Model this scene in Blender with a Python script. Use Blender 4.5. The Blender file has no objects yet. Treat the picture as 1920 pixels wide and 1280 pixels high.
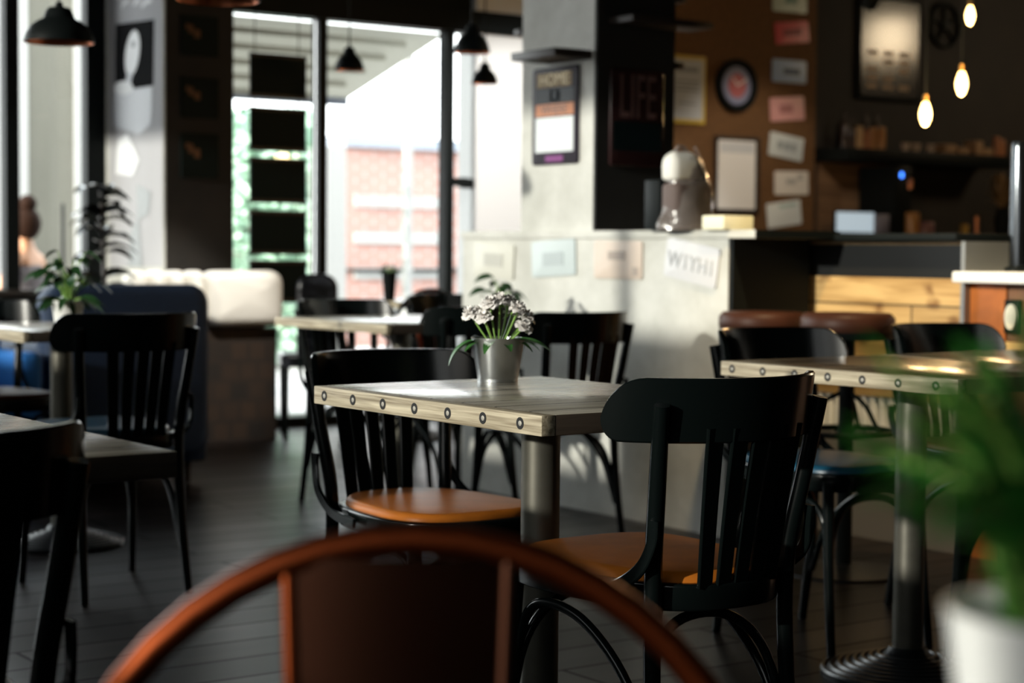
import bpy, bmesh, math, random
from mathutils import Vector, Matrix
random.seed(7)
SC = bpy.context.scene
COL = SC.collection
R = math.radians
PI = math.pi

# ------------------------------------------------------------------ camera
# x / y follow the room (tables and walls are square to it), camera at the origin
F_PX = 3400.0
H = 1.06
PITCH = math.atan(170 / F_PX)
ROLL = R(0.5)
HEAD = Vector((0.585, 0.811, 0)).normalized()
R0 = Vector((HEAD.y, -HEAD.x, 0))
FWD = (HEAD * math.cos(PITCH) + Vector((0, 0, -math.sin(PITCH)))).normalized()
U0 = R0.cross(FWD)
UP = U0 * math.cos(ROLL) - R0 * math.sin(ROLL)
RT = R0 * math.cos(ROLL) + U0 * math.sin(ROLL)
CPOS = Vector((0, 0, H))
cam_d = bpy.data.cameras.new('camera')
cam = bpy.data.objects.new('camera', cam_d)
COL.objects.link(cam)
m = Matrix((RT, UP, -FWD)).transposed().to_4x4()
m.translation = CPOS
cam.matrix_world = m
cam_d.sensor_width = 36
cam_d.lens = 36 * F_PX / 1920
cam_d.clip_start = 0.05
cam_d.dof.use_dof = True
cam_d.dof.focus_distance = 3.2
cam_d.dof.aperture_fstop = 3.7
SC.camera = cam


def ray(px, py):
    return FWD + RT * ((px - 960) / F_PX) - UP * ((py - 640) / F_PX)


def on_y(px, py, Y):
    d = ray(px, py); return CPOS + d * (Y / d.y)


def on_x(px, py, X):
    d = ray(px, py); return CPOS + d * (X / d.x)


def on_z(px, py, Z):
    d = ray(px, py); return CPOS + d * ((Z - H) / d.z)


def at(px, py, D):
    return CPOS + ray(px, py) * D


# ------------------------------------------------------------------ materials
MATS = {}


def principled(name):
    mt = bpy.data.materials.new(name); mt.use_nodes = True
    nt = mt.node_tree
    return mt, nt, nt.nodes['Principled BSDF']


def mat(name, col, rough=0.5, metal=0.0, noise=0.0, nscale=8.0, emit=None, estr=0.0, coat=0.0, bump=0.0, spec=None, trans=0.0):
    if name in MATS:
        return MATS[name]
    mt, nt, b = principled(name)
    c = (*col, 1)
    b.inputs['Base Color'].default_value = c
    b.inputs['Roughness'].default_value = rough
    b.inputs['Metallic'].default_value = metal
    if coat:
        b.inputs['Coat Weight'].default_value = coat
        b.inputs['Coat Roughness'].default_value = 0.12
    if spec is not None:
        b.inputs['Specular IOR Level'].default_value = spec
    if trans:
        b.inputs['Transmission Weight'].default_value = trans
    if noise or bump:
        tc = nt.nodes.new('ShaderNodeTexCoord')
        nz = nt.nodes.new('ShaderNodeTexNoise'); nz.inputs['Scale'].default_value = nscale
        nz.inputs['Detail'].default_value = 5
        nt.links.new(tc.outputs['Object'], nz.inputs['Vector'])
        if noise:
            rp = nt.nodes.new('ShaderNodeValToRGB')
            rp.color_ramp.elements[0].position = 0.3; rp.color_ramp.elements[1].position = 0.7
            rp.color_ramp.elements[0].color = tuple(max(0, v * (1 - noise)) for v in col) + (1,)
            rp.color_ramp.elements[1].color = tuple(min(1, v * (1 + noise)) for v in col) + (1,)
            nt.links.new(nz.outputs['Fac'], rp.inputs['Fac'])
            nt.links.new(rp.outputs['Color'], b.inputs['Base Color'])
        if bump:
            bp = nt.nodes.new('ShaderNodeBump'); bp.inputs['Strength'].default_value = bump
            bp.inputs['Distance'].default_value = 0.01
            nt.links.new(nz.outputs['Fac'], bp.inputs['Height'])
            nt.links.new(bp.outputs['Normal'], b.inputs['Normal'])
    if emit is not None:
        b.inputs['Emission Color'].default_value = (*emit, 1)
        b.inputs['Emission Strength'].default_value = estr
    MATS[name] = mt
    return mt


def wood(name, dark, light, stretch, rough=0.35, row=0.0, bump=0.15, coat=0.0, axis_rows='Y', knots=False, gapw=0.004, spec=None, vary=0.0):
    """stretched noise grain; optional plank gaps through a Brick texture (rows along local Y)"""
    mt, nt, b = principled(name)
    N = nt.nodes.new; L = nt.links.new
    tc = N('ShaderNodeTexCoord')
    mp = N('ShaderNodeMapping'); mp.inputs['Scale'].default_value = stretch
    L(tc.outputs['Object'], mp.inputs['Vector'])
    nz = N('ShaderNodeTexNoise'); nz.inputs['Scale'].default_value = 1.0; nz.inputs['Detail'].default_value = 6
    nz.inputs['Distortion'].default_value = 0.6
    L(mp.outputs['Vector'], nz.inputs['Vector'])
    rp = N('ShaderNodeValToRGB')
    rp.color_ramp.elements[0].position = 0.32; rp.color_ramp.elements[1].position = 0.68
    rp.color_ramp.elements[0].color = (*dark, 1); rp.color_ramp.elements[1].color = (*light, 1)
    L(nz.outputs['Fac'], rp.inputs['Fac'])
    col = rp.outputs['Color']
    hgt = nz.outputs['Fac']
    if row:
        br = N('ShaderNodeTexBrick')
        br.offset = 0.37; br.inputs['Scale'].default_value = 1.0
        br.inputs['Brick Width'].default_value = 1.7
        br.inputs['Row Height'].default_value = row
        br.inputs['Mortar Size'].default_value = gapw
        br.inputs['Color1'].default_value = (1, 1, 1, 1); br.inputs['Color2'].default_value = (0.5, 0.5, 0.5, 1)
        br.inputs['Mortar'].default_value = (0.12, 0.12, 0.12, 1)
        v = tc.outputs['Object']
        if axis_rows == 'Z':
            sp = N('ShaderNodeSeparateXYZ'); cb = N('ShaderNodeCombineXYZ')
            L(v, sp.inputs[0]); L(sp.outputs['Y'], cb.inputs['X']); L(sp.outputs['Z'], cb.inputs['Y'])
            v = cb.outputs[0]
        L(v, br.inputs['Vector'])
        mx = N('ShaderNodeMix'); mx.data_type = 'RGBA'; mx.blend_type = 'MULTIPLY'
        mx.inputs['Factor'].default_value = 1
        L(col, mx.inputs['A']); L(br.outputs['Color'], mx.inputs['B'])
        col = mx.outputs['Result']
        ma = N('ShaderNodeMath'); ma.operation = 'MULTIPLY_ADD'
        L(br.outputs['Fac'], ma.inputs[0]); ma.inputs[1].default_value = -1.5; L(nz.outputs['Fac'], ma.inputs[2])
        hgt = ma.outputs[0]
        if vary:
            mv = N('ShaderNodeMath'); mv.operation = 'MULTIPLY'; mv.inputs[1].default_value = vary
            L(br.outputs['Color'], mv.inputs[0]); L(mv.outputs[0], b.inputs['Specular IOR Level'])
    if knots:
        vo = N('ShaderNodeTexVoronoi'); vo.voronoi_dimensions = '2D'; vo.inputs['Scale'].default_value = 5.2
        mp2 = N('ShaderNodeMapping'); mp2.inputs['Scale'].default_value = (1, 1.35, 1)
        s2 = N('ShaderNodeSeparateXYZ'); c2 = N('ShaderNodeCombineXYZ'); L(tc.outputs['Object'], s2.inputs[0]); L(s2.outputs['Y'], c2.inputs['X']); L(s2.outputs['Z'], c2.inputs['Y'])
        nd = N('ShaderNodeTexNoise'); nd.inputs['Scale'].default_value = 9; L(c2.outputs[0], nd.inputs['Vector']); va = N('ShaderNodeVectorMath'); va.operation = 'MULTIPLY_ADD'; va.inputs[1].default_value = (0.12, 0.12, 0.12); L(nd.outputs['Color'], va.inputs[0]); L(c2.outputs[0], va.inputs[2])
        L(va.outputs[0], mp2.inputs['Vector']); L(mp2.outputs['Vector'], vo.inputs['Vector'])
        r2 = N('ShaderNodeValToRGB')
        r2.color_ramp.elements[0].position = 0.04; r2.color_ramp.elements[1].position = 0.22
        r2.color_ramp.elements[0].color = (0.42, 0.32, 0.22, 1); r2.color_ramp.elements[1].color = (1, 1, 1, 1)
        L(vo.outputs['Distance'], r2.inputs['Fac'])
        mx = N('ShaderNodeMix'); mx.data_type = 'RGBA'; mx.blend_type = 'MULTIPLY'
        mx.inputs['Factor'].default_value = 1
        L(col, mx.inputs['A']); L(r2.outputs['Color'], mx.inputs['B'])
        col = mx.outputs['Result']
    L(col, b.inputs['Base Color'])
    b.inputs['Roughness'].default_value = rough
    if spec is not None:
        b.inputs['Specular IOR Level'].default_value = spec
    if coat:
        b.inputs['Coat Weight'].default_value = coat; b.inputs['Coat Roughness'].default_value = 0.08
    bp = N('ShaderNodeBump'); bp.inputs['Strength'].default_value = bump; bp.inputs['Distance'].default_value = 0.004
    L(hgt, bp.inputs['Height']); L(bp.outputs['Normal'], b.inputs['Normal'])
    MATS[name] = mt
    return mt


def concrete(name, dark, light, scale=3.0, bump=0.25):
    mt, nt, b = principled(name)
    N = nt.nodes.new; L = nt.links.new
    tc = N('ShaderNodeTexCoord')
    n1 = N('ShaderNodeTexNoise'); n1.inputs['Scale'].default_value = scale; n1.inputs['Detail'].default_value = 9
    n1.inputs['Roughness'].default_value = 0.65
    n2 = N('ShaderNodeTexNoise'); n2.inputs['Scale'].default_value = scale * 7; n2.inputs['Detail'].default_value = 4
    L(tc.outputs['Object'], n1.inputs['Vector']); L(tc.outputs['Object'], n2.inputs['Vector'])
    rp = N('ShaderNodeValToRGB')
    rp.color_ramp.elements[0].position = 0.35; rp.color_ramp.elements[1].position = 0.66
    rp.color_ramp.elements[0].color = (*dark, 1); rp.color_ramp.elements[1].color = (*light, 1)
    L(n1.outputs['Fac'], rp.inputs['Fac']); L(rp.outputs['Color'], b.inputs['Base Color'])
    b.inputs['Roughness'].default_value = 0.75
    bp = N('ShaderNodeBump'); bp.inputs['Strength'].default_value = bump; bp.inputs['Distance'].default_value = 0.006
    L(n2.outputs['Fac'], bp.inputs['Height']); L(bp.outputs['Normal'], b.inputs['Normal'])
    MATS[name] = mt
    return mt


def brickmat(name, c1, c2, mortar, bw, rh, ms, rough=0.8, plane='XZ'):
    mt, nt, b = principled(name)
    N = nt.nodes.new; L = nt.links.new
    tc = N('ShaderNodeTexCoord'); sp = N('ShaderNodeSeparateXYZ'); cb = N('ShaderNodeCombineXYZ')
    L(tc.outputs['Object'], sp.inputs[0]); L(sp.outputs[plane[0]], cb.inputs['X']); L(sp.outputs[plane[1]], cb.inputs['Y'])
    br = N('ShaderNodeTexBrick'); br.inputs['Scale'].default_value = 1
    br.inputs['Brick Width'].default_value = bw; br.inputs['Row Height'].default_value = rh
    br.inputs['Mortar Size'].default_value = ms
    br.inputs['Color1'].default_value = (*c1, 1); br.inputs['Color2'].default_value = (*c2, 1); br.inputs['Mortar'].default_value = (*mortar, 1)
    L(cb.outputs[0], br.inputs['Vector']); L(br.outputs['Color'], b.inputs['Base Color'])
    b.inputs['Roughness'].default_value = rough
    MATS[name] = mt
    return mt


def glassmat(name='window_glass', tint=(0.97, 0.985, 0.98)):
    mt = bpy.data.materials.new(name); mt.use_nodes = True
    nt = mt.node_tree; nt.nodes.clear()
    N = nt.nodes.new; L = nt.links.new
    o = N('ShaderNodeOutputMaterial'); t = N('ShaderNodeBsdfTransparent'); g = N('ShaderNodeBsdfGlossy')
    g.inputs['Roughness'].default_value = 0.01
    t.inputs['Color'].default_value = (*tint, 1)
    mx = N('ShaderNodeMixShader'); lw = N('ShaderNodeFresnel'); lw.inputs['IOR'].default_value = 1.4
    L(lw.outputs[0], mx.inputs[0]); L(t.outputs[0], mx.inputs[1]); L(g.outputs[0], mx.inputs[2]); L(mx.outputs[0], o.inputs[0])
    return mt


M_BLACK = mat('black_lacquer', (0.003, 0.0048, 0.0047), 0.19, spec=0.36)
M_BLACKM = mat('black_metal', (0.006, 0.008, 0.008), 0.5, spec=0.10)
M_IRON = mat('cast_iron', (0.012, 0.014, 0.016), 0.33, metal=0.4)
M_ORANGE = mat('tan_leather', (0.38, 0.115, 0.014), 0.40, spec=0.15, noise=0.12, nscale=14)
M_BLUELEA = mat('teal_blue_leather', (0.006, 0.06, 0.11), 0.35, noise=0.1)
M_BROWNLEA = mat('brown_leather', (0.045, 0.016, 0.009), 0.45, spec=0.15, noise=0.15)
M_BRONZE = mat('copper_paint', (0.27, 0.058, 0.018), 0.34, metal=1.0)
M_BROWNSPLAT = mat('brown_metal', (0.045, 0.018, 0.011), 0.42, metal=1.0)
M_TOP = wood('table_top_wood', (0.085, 0.055, 0.032), (0.30, 0.22, 0.135), (1.6, 26, 26), rough=0.20, row=0.105, bump=0.10)
M_TOPLIT = wood('lit_table_top_wood', (0.32, 0.28, 0.205), (0.72, 0.67, 0.56), (1.4, 30, 30), rough=0.2, row=0.105, bump=0.10, spec=1.0)  # same table wood, lightened to paint daylight onto three of the tops
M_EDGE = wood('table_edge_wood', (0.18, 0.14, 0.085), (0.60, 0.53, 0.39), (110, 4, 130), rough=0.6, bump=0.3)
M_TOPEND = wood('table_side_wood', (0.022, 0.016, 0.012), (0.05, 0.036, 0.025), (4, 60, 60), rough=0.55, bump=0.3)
M_STEEL = mat('brushed_steel', (0.12, 0.115, 0.095), 0.42, metal=0.65, noise=0.06, nscale=40)
M_BOLT = mat('bolt_steel', (0.42, 0.40, 0.35), 0.5, metal=0.3)
M_RING = mat('bolt_recess_black', (0.008, 0.008, 0.008), 0.6)
M_GALV = mat('galvanised_zinc', (0.56, 0.58, 0.58), 0.30, metal=1.0, noise=0.08, nscale=25)
M_WHITEPOT = mat('white_pot', (0.85, 0.86, 0.84), 0.4)
M_SOIL = mat('soil', (0.03, 0.02, 0.014), 0.9, bump=0.6, nscale=60)
M_LEAF = mat('leaf_green', (0.045, 0.15, 0.035), 0.42, noise=0.4, nscale=18)
M_LEAFD = mat('leaf_dark', (0.018, 0.06, 0.018), 0.35, noise=0.3, nscale=18)
M_FROND = mat('frond_green', (0.024, 0.145, 0.016), 0.45, noise=0.45, nscale=14)
M_STEM = mat('stem_green', (0.20, 0.36, 0.07), 0.5)
M_PETAL = mat('white_petal', (0.86, 0.83, 0.80), 0.6, noise=0.08, nscale=60)
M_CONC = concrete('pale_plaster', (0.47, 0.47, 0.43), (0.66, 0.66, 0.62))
M_CONCD = concrete('dark_pillar_skin', (0.007, 0.0075, 0.007), (0.012, 0.012, 0.011))
M_DARKWALL = concrete('dark_brown_wall', (0.0085, 0.0065, 0.005), (0.017, 0.0125, 0.009))
M_CORK = mat('cork_wall', (0.125, 0.06, 0.019), 0.85, noise=0.25, nscale=30, bump=0.3)
M_FLOOR = wood('floor_planks', (0.004, 0.0034, 0.0032), (0.028, 0.0195, 0.017), (2.0, 16, 16), rough=0.33, vary=0.25, row=0.19, bump=0.08, gapw=0.007)
M_CEIL = mat('ceiling_dark', (0.022, 0.035, 0.034), 0.9)
M_PLANK = wood('bar_planks', (0.36, 0.20, 0.06), (0.72, 0.48, 0.20), (20, 2.2, 26), rough=0.55, row=0.125, bump=0.3, axis_rows='Z', knots=True)
M_WALLWOOD = wood('wall_planks', (0.10, 0.055, 0.028), (0.20, 0.115, 0.06), (1.6, 20, 22), rough=0.6, bump=0.2)
M_WHITE = mat('white_paint', (0.80, 0.80, 0.78), 0.5)
M_PLASTERW = mat('white_wall_plaster', (0.72, 0.73, 0.72), 0.8, bump=0.1, nscale=40)
M_FRAME = mat('window_frame_dark', (0.007, 0.009, 0.009), 0.5, spec=0.1)
M_GLASS = glassmat()
M_TINT = glassmat('dimming_glass', (0.475, 0.485, 0.485))  # tint added to dim the daylight through the unseen left windows
M_NAVY = mat('navy_fabric', (0.006, 0.022, 0.060), 0.75, noise=0.15, nscale=60)
M_CREAM = mat('cream_fabric', (0.82, 0.80, 0.74), 0.7, bump=0.1, nscale=50)
M_MOSAIC = brickmat('brown_mosaic', (0.009, 0.006, 0.004), (0.030, 0.015, 0.007), (0.016, 0.009, 0.005), 0.11, 0.11, 0.012)
M_BOARD = mat('chalkboard', (0.006, 0.011, 0.010), 0.6, spec=0.1)
M_BOARDG = mat('menu_board_gloss', (0.012, 0.011, 0.010), 0.17)
M_DKWOOD = mat('dark_brown_wood', (0.018, 0.011, 0.008), 0.5, noise=0.2, nscale=12)
M_COPPERIN = mat('copper_lining', (0.62, 0.20, 0.09), 0.35, metal=0.7)
M_PLASTIC = mat('clear_plastic', (0.72, 0.62, 0.57), 0.2, trans=0.8)
M_BULB = mat('bulb_glow', (1, 0.8, 0.45), 0.3, emit=(1.0, 0.62, 0.20), estr=11)
M_BRASS = mat('brass', (0.45, 0.25, 0.07), 0.35, metal=0.9)
M_COPPER = mat('copper', (0.62, 0.26, 0.13), 0.3, metal=0.9)
M_SKIN = mat('skin', (0.42, 0.20, 0.10), 0.5)
M_HAIR = mat('hair_brown', (0.016, 0.007, 0.004), 0.7, spec=0.05)
M_DRESS = mat('patterned_dress', (0.05, 0.038, 0.042), 0.8, noise=0.9, nscale=22)
M_BRICK = brickmat('red_brick', (0.33, 0.155, 0.12), (0.29, 0.135, 0.105), (0.36, 0.28, 0.26), 0.24, 0.075, 0.012)
M_PAVE = concrete('pavement', (0.34, 0.33, 0.33), (0.45, 0.44, 0.43), 1.0)
M_AWN = mat('awning_cream', (0.36, 0.355, 0.32), 0.8)
M_BEIGE = mat('beige_render', (0.105, 0.10, 0.08), 0.85, noise=0.05, nscale=2)
M_OFFW = mat('offwhite_render', (0.30, 0.30, 0.29), 0.8)
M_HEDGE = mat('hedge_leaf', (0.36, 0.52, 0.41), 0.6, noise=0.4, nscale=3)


# ------------------------------------------------------------------ mesh helpers
def obj(name, bm, material, parent=None, smooth=35, loc=None, rot=None):
    bmesh.ops.recalc_face_normals(bm, faces=bm.faces)
    me = bpy.data.meshes.new(name)
    bm.to_mesh(me); bm.free()
    if smooth:
        me.polygons.foreach_set('use_smooth', [True] * len(me.polygons))
        me.set_sharp_from_angle(angle=R(smooth))
    if isinstance(material, (list, tuple)):
        for x in material:
            me.materials.append(x)
    elif material:
        me.materials.append(material)
    o = bpy.data.objects.new(name, me)
    COL.objects.link(o)
    if parent:
        o.parent = parent
    if loc is not None:
        o.location = loc
    if rot is not None:
        o.rotation_euler = rot
    return o


def BM():
    return bmesh.new()


def box(bm, x0, x1, y0, y1, z0, z1, bevel=0.0, mi=0):
    vs = [bm.verts.new((x, y, z)) for x in (x0, x1) for y in (y0, y1) for z in (z0, z1)]
    fs = []
    for a in ((0, 1, 3, 2), (4, 6, 7, 5), (0, 4, 5, 1), (2, 3, 7, 6), (0, 2, 6, 4), (1, 5, 7, 3)):
        f = bm.faces.new([vs[i] for i in a]); f.material_index = mi; fs.append(f)
    if bevel:
        es = list({e for f in fs for e in f.edges})
        bmesh.ops.bevel(bm, geom=es, offset=bevel, segments=2, affect='EDGES', profile=0.5)
    return bm


def bx(x0, x1, y0, y1, z0, z1, bevel=0.0):
    return box(BM(), x0, x1, y0, y1, z0, z1, bevel)


def lathe(bm, prof, seg=32, cx=0, cy=0, cz=0, cap=True, mi=0):
    rings = []
    for r, z in prof:
        if r < 1e-5:
            rings.append([bm.verts.new((cx, cy, cz + z))])
        else:
            rings.append([bm.verts.new((cx + r * math.cos(2 * PI * k / seg), cy + r * math.sin(2 * PI * k / seg), cz + z)) for k in range(seg)])
    for a, b in zip(rings, rings[1:]):
        if len(a) == 1 and len(b) == 1:
            continue
        for k in range(seg):
            k2 = (k + 1) % seg
            if len(a) == 1:
                f = bm.faces.new((a[0], b[k], b[k2]))
            elif len(b) == 1:
                f = bm.faces.new((a[k], a[k2], b[0]))
            else:
                f = bm.faces.new((a[k], a[k2], b[k2], b[k]))
            f.material_index = mi
    if cap:
        for ring in (rings[0], rings[-1]):
            if len(ring) > 2:
                f = bm.faces.new(ring); f.material_index = mi
    return bm


def spline(pts, n=8):
    """Catmull-Rom through the points"""
    P = [Vector(p) for p in pts]
    P = [P[0] * 2 - P[1]] + P + [P[-1] * 2 - P[-2]]
    out = []
    for i in range(1, len(P) - 2):
        for k in range(n):
            t = k / n
            p0, p1, p2, p3 = P[i - 1:i + 3]
            out.append(0.5 * ((2 * p1) + (p2 - p0) * t + (2 * p0 - 5 * p1 + 4 * p2 - p3) * t * t + (3 * p1 - p0 - 3 * p2 + p3) * t ** 3))
    out.append(P[-2].copy())
    return out


def sweep(bm, pts, section, closed=False, ref=Vector((0, 0, 1)), scale=None, mi=0):
    """sweep a 2-D section (list of (a,b)) along pts; a runs along side = t x ref, b along the other normal"""
    pts = [Vector(p) for p in pts]
    n = len(pts); rings = []
    for i, p in enumerate(pts):
        if closed:
            t = pts[(i + 1) % n] - pts[i - 1]
        else:
            t = pts[min(i + 1, n - 1)] - pts[max(i - 1, 0)]
        t.normalize()
        s = t.cross(ref)
        if s.length < 1e-4:
            s = t.cross(Vector((0.31, 1, 0.2)))
        s.normalize(); u = s.cross(t).normalized()
        k = scale[i] if scale else 1
        rings.append([bm.verts.new(p + s * a * k + u * b * k) for a, b in section])
    m_ = len(section)
    rng = range(n) if closed else range(n - 1)
    for i in rng:
        a, b = rings[i], rings[(i + 1) % n]
        for k in range(m_):
            f = bm.faces.new((a[k], a[(k + 1) % m_], b[(k + 1) % m_], b[k])); f.material_index = mi
    if not closed:
        for ring in (rings[0], rings[-1]):
            f = bm.faces.new(ring); f.material_index = mi
    return bm


def circ(r, n=12):
    return [(r * math.cos(2 * PI * k / n), r * math.sin(2 * PI * k / n)) for k in range(n)]


def tube(bm, pts, r, n=12, closed=False, ref=Vector((0.13, 0.2, 1)), radii=None, mi=0):
    sc = None
    if radii:
        sc = [x / r for x in radii]
    return sweep(bm, pts, circ(r, n), closed, ref, sc, mi)


def rect(w, t, c=0.002):
    w /= 2; t /= 2
    return [(-w + c, -t), (w - c, -t), (w, -t + c), (w, t - c), (w - c, t), (-w + c, t), (-w, t - c), (-w, -t + c)]


def slab(bm, outline, z0, z1, rt=0.0, rb=0.0, dome=0.0, steps=5):
    """extruded outline with rounded top / bottom rims and an optional dome"""
    cx = sum(p[0] for p in outline) / len(outline); cy = sum(p[1] for p in outline) / len(outline)

    def ring(inset, z):
        out = []
        n = len(outline)
        for i, (x, y) in enumerate(outline):
            px, py = outline[i - 1]; nx, ny = outline[(i + 1) % n]
            tx, ty = nx - px, ny - py
            l = math.hypot(tx, ty) or 1
            out.append(bm.verts.new((x - ty / l * inset, y + tx / l * inset, z)))
        return out
    rings = []
    if rb:
        for k in range(steps):
            a = PI / 2 * k / steps
            rings.append(ring(rb * (1 - math.sin(a)), z0 + rb * (1 - math.cos(a))))
    else:
        rings.append(ring(0, z0))
    if rt:
        for k in range(steps + 1):
            a = PI / 2 * k / steps
            rings.append(ring(rt * (1 - math.cos(a)), z1 - rt * (1 - math.sin(a))))
    else:
        rings.append(ring(0, z1))
    for a, b in zip(rings, rings[1:]):
        for k in range(len(a)):
            bm.faces.new((a[k], a[(k + 1) % len(a)], b[(k + 1) % len(a)], b[k]))
    bm.faces.new(rings[0])
    if dome:
        last = rings[-1]
        for q in (0.72, 0.4):
            nr = [bm.verts.new((cx + (v.co.x - cx) * q / 1.0, cy + (v.co.y - cy) * q / 1.0, z1 + dome * (1 - q * q))) for v in rings[-1]]
            for k in range(len(last)):
                bm.faces.new((last[k], last[(k + 1) % len(last)], nr[(k + 1) % len(last)], nr[k]))
            last = nr
        c = bm.verts.new((cx, cy, z1 + dome))
        for k in range(len(last)):
            bm.faces.new((last[k], last[(k + 1) % len(last)], c))
    else:
        bm.faces.new(rings[-1])
    return bm


def rrect(x0, x1, y0, y1, r, n=6):
    out = []
    for cx, cy, a0 in ((x1 - r, y0 + r, -PI / 2), (x1 - r, y1 - r, 0), (x0 + r, y1 - r, PI / 2), (x0 + r, y0 + r, PI)):
        for k in range(n + 1):
            a = a0 + PI / 2 * k / n
            out.append((cx + r * math.cos(a), cy + r * math.sin(a)))
    return out


def quad(bm, pts, mi=0):
    f = bm.faces.new([bm.verts.new(p) for p in pts]); f.material_index = mi
    return bm


def tag(o, label, cat, group=None, kind=None):
    o['label'] = label; o['category'] = cat
    if group:
        o['group'] = group
    if kind:
        o['kind'] = kind
    return o


def thing(name, label, cat, loc=(0, 0, 0), rz=0.0, group=None):
    o = bpy.data.objects.new(name, None); COL.objects.link(o)
    o.location = loc; o.rotation_euler = (0, 0, rz); o.empty_display_size = 0.1
    return tag(o, label, cat, group)


def struct(name, bm, material, label=None, smooth=0):
    o = obj(name, bm, material, None, smooth)
    o['kind'] = 'structure'
    if label:
        o['label'] = label
        o['category'] = name.split('_')[0]
    return o


def copy_tree(root, loc, rz, label, group=None, swap=None):
    r = root.copy(); COL.objects.link(r)
    r.location = loc; r.rotation_euler = (0, 0, rz)
    r['label'] = label
    if group:
        r['group'] = group
    for ch in list(root.children):
        c = ch.copy(); COL.objects.link(c); c.parent = r
        if swap and ch.name.split('.')[0] in swap:
            c.data = swap[ch.name.split('.')[0]]
        for g in list(ch.children):
            d = g.copy(); COL.objects.link(d); d.parent = c
    return r


def text(name, s, size, material, parent, M4, sx=1.0, depth=0.0015):
    cu = bpy.data.curves.new(name, 'FONT')
    cu.body = s; cu.size = size; cu.align_x = 'CENTER'; cu.align_y = 'CENTER'; cu.extrude = depth; cu.resolution_u = 3
    to = bpy.data.objects.new(name, cu); COL.objects.link(to)
    dg = bpy.context.evaluated_depsgraph_get()
    me = bpy.data.meshes.new_from_object(to.evaluated_get(dg))
    bpy.data.objects.remove(to); bpy.data.curves.remove(cu)
    me.name = name
    me.transform(Matrix.Diagonal((sx, 1, 1, 1)))
    me.transform(M4)
    me.materials.clear(); me.materials.append(material)
    o = bpy.data.objects.new(name, me); COL.objects.link(o)
    o.parent = parent
    return o


# faces that look to -y  (x right, z up) and to -x (seen with +y to the left: right = -y)
FACE_Y = Matrix(((1, 0, 0, 0), (0, 0, -1, 0), (0, 1, 0, 0), (0, 0, 0, 1)))
FACE_X = Matrix(((0, 0, -1, 0), (-1, 0, 0, 0), (0, 1, 0, 0), (0, 0, 0, 1)))

# ================================================================== ROOM
YF = 9.5          # far wall / shop window
CEIL = 3.3
XL, XR, YB = -0.9, 12.6, -2.6


def xat(px, Y, py=470):
    return on_y(px, py, Y).x


struct('floor', bx(XL, XR, YB, 10.3, -0.1, 0.0), M_FLOOR)
struct('ceiling', bx(XL, XR, YB, 10.3, CEIL, CEIL + 0.1), M_CEIL)
struct('wall_back', bx(XL, XR, YB - 0.15, YB, 0, CEIL), mat('wall_petrol', (0.014, 0.03, 0.03), 0.85))
struct('wall_right', bx(XR, XR + 0.15, YB, YF + 0.2, 0, CEIL), M_DARKWALL)

# far wall: shop window, white return, cork part, bar part
xa, xb, xc, xd = xat(437, YF), xat(605, YF), xat(843, YF), xat(893, YF, 150)
xe = xat(1210, YF)
xf = xat(1528, YF, 250)
struct('wall_far_white', bx(xd, xe, YF, YF + 0.2, 0, CEIL), M_PLASTERW)
struct('wall_far_cork', bx(xe, xf, YF, YF + 0.2, 0, CEIL), M_CORK)
struct('wall_far_bar', bx(xf, XR, YF + 0.03, YF + 0.2, 0, CEIL), M_DARKWALL)

# left pillar between the two windows
xp0, xp1 = xat(311, YF - 0.05), xat(437.5, YF - 0.05)
yp1 = on_x(197, 300, xp0).y
bm = BM()
box(bm, xp0, xp1, YF - 0.05, yp1, 0, CEIL)
struct('wall_pillar_left', bm, M_DARKWALL)
# its window-side skin is pale plaster
struct('trim_1', bx(xp0 - 0.012, xp0, YF - 0.047, yp1, 0, CEIL), M_CONC)

# shop window: frame members, glass
WT = 2.43
w1 = thing('window_1', 'tall glazed shop front with black frame beside the poster pillar', 'window', (0, 0, 0))
w1['kind'] = 'structure'
for nm, X, wd in (('mullion', xb, 0.058), ('mullion', xc, 0.06)):
    obj(nm, bx(X - wd / 2, X + wd / 2, YF, YF + 0.09, 0, WT + 0.02), M_FRAME, w1, 0)
obj('transom', bx(xa - 0.02, xe, YF - 0.02, YF + 0.12, WT, WT + 0.14), M_FRAME, w1, 0)
obj('head_panel', bx(xa, xd, YF + 0.05, YF + 0.16, WT + 0.14, CEIL), M_FRAME, w1, 0)
obj('bottom_rail', bx(xa, xd, YF, YF + 0.09, 0, 0.06), M_FRAME, w1, 0)
for a, b in ((xa, xb - 0.03), (xb + 0.03, xc - 0.03), (xc + 0.03, xd)):
    obj('glass', bx(a, b, YF + 0.04, YF + 0.046, 0.06, WT), M_GLASS, w1, 0)
hx = xc + 0.02
pz = on_y(870, 342, YF - 0.03).z
bm = BM()
slab(bm, [(0.0, -0.022), (0.07, -0.024), (0.11, -0.036), (0.205, -0.032), (0.212, 0.022), (0.11, 0.034), (0.0, 0.030)], -0.06, -0.015, 0.004, 0.004)
box(bm, -0.01, 0.03, -0.012, 0.012, -0.03, 0.03)
obj('door_handle', bm, M_FRAME, w1, 35, (hx, YF, pz), (R(90), 0, 0))

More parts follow.
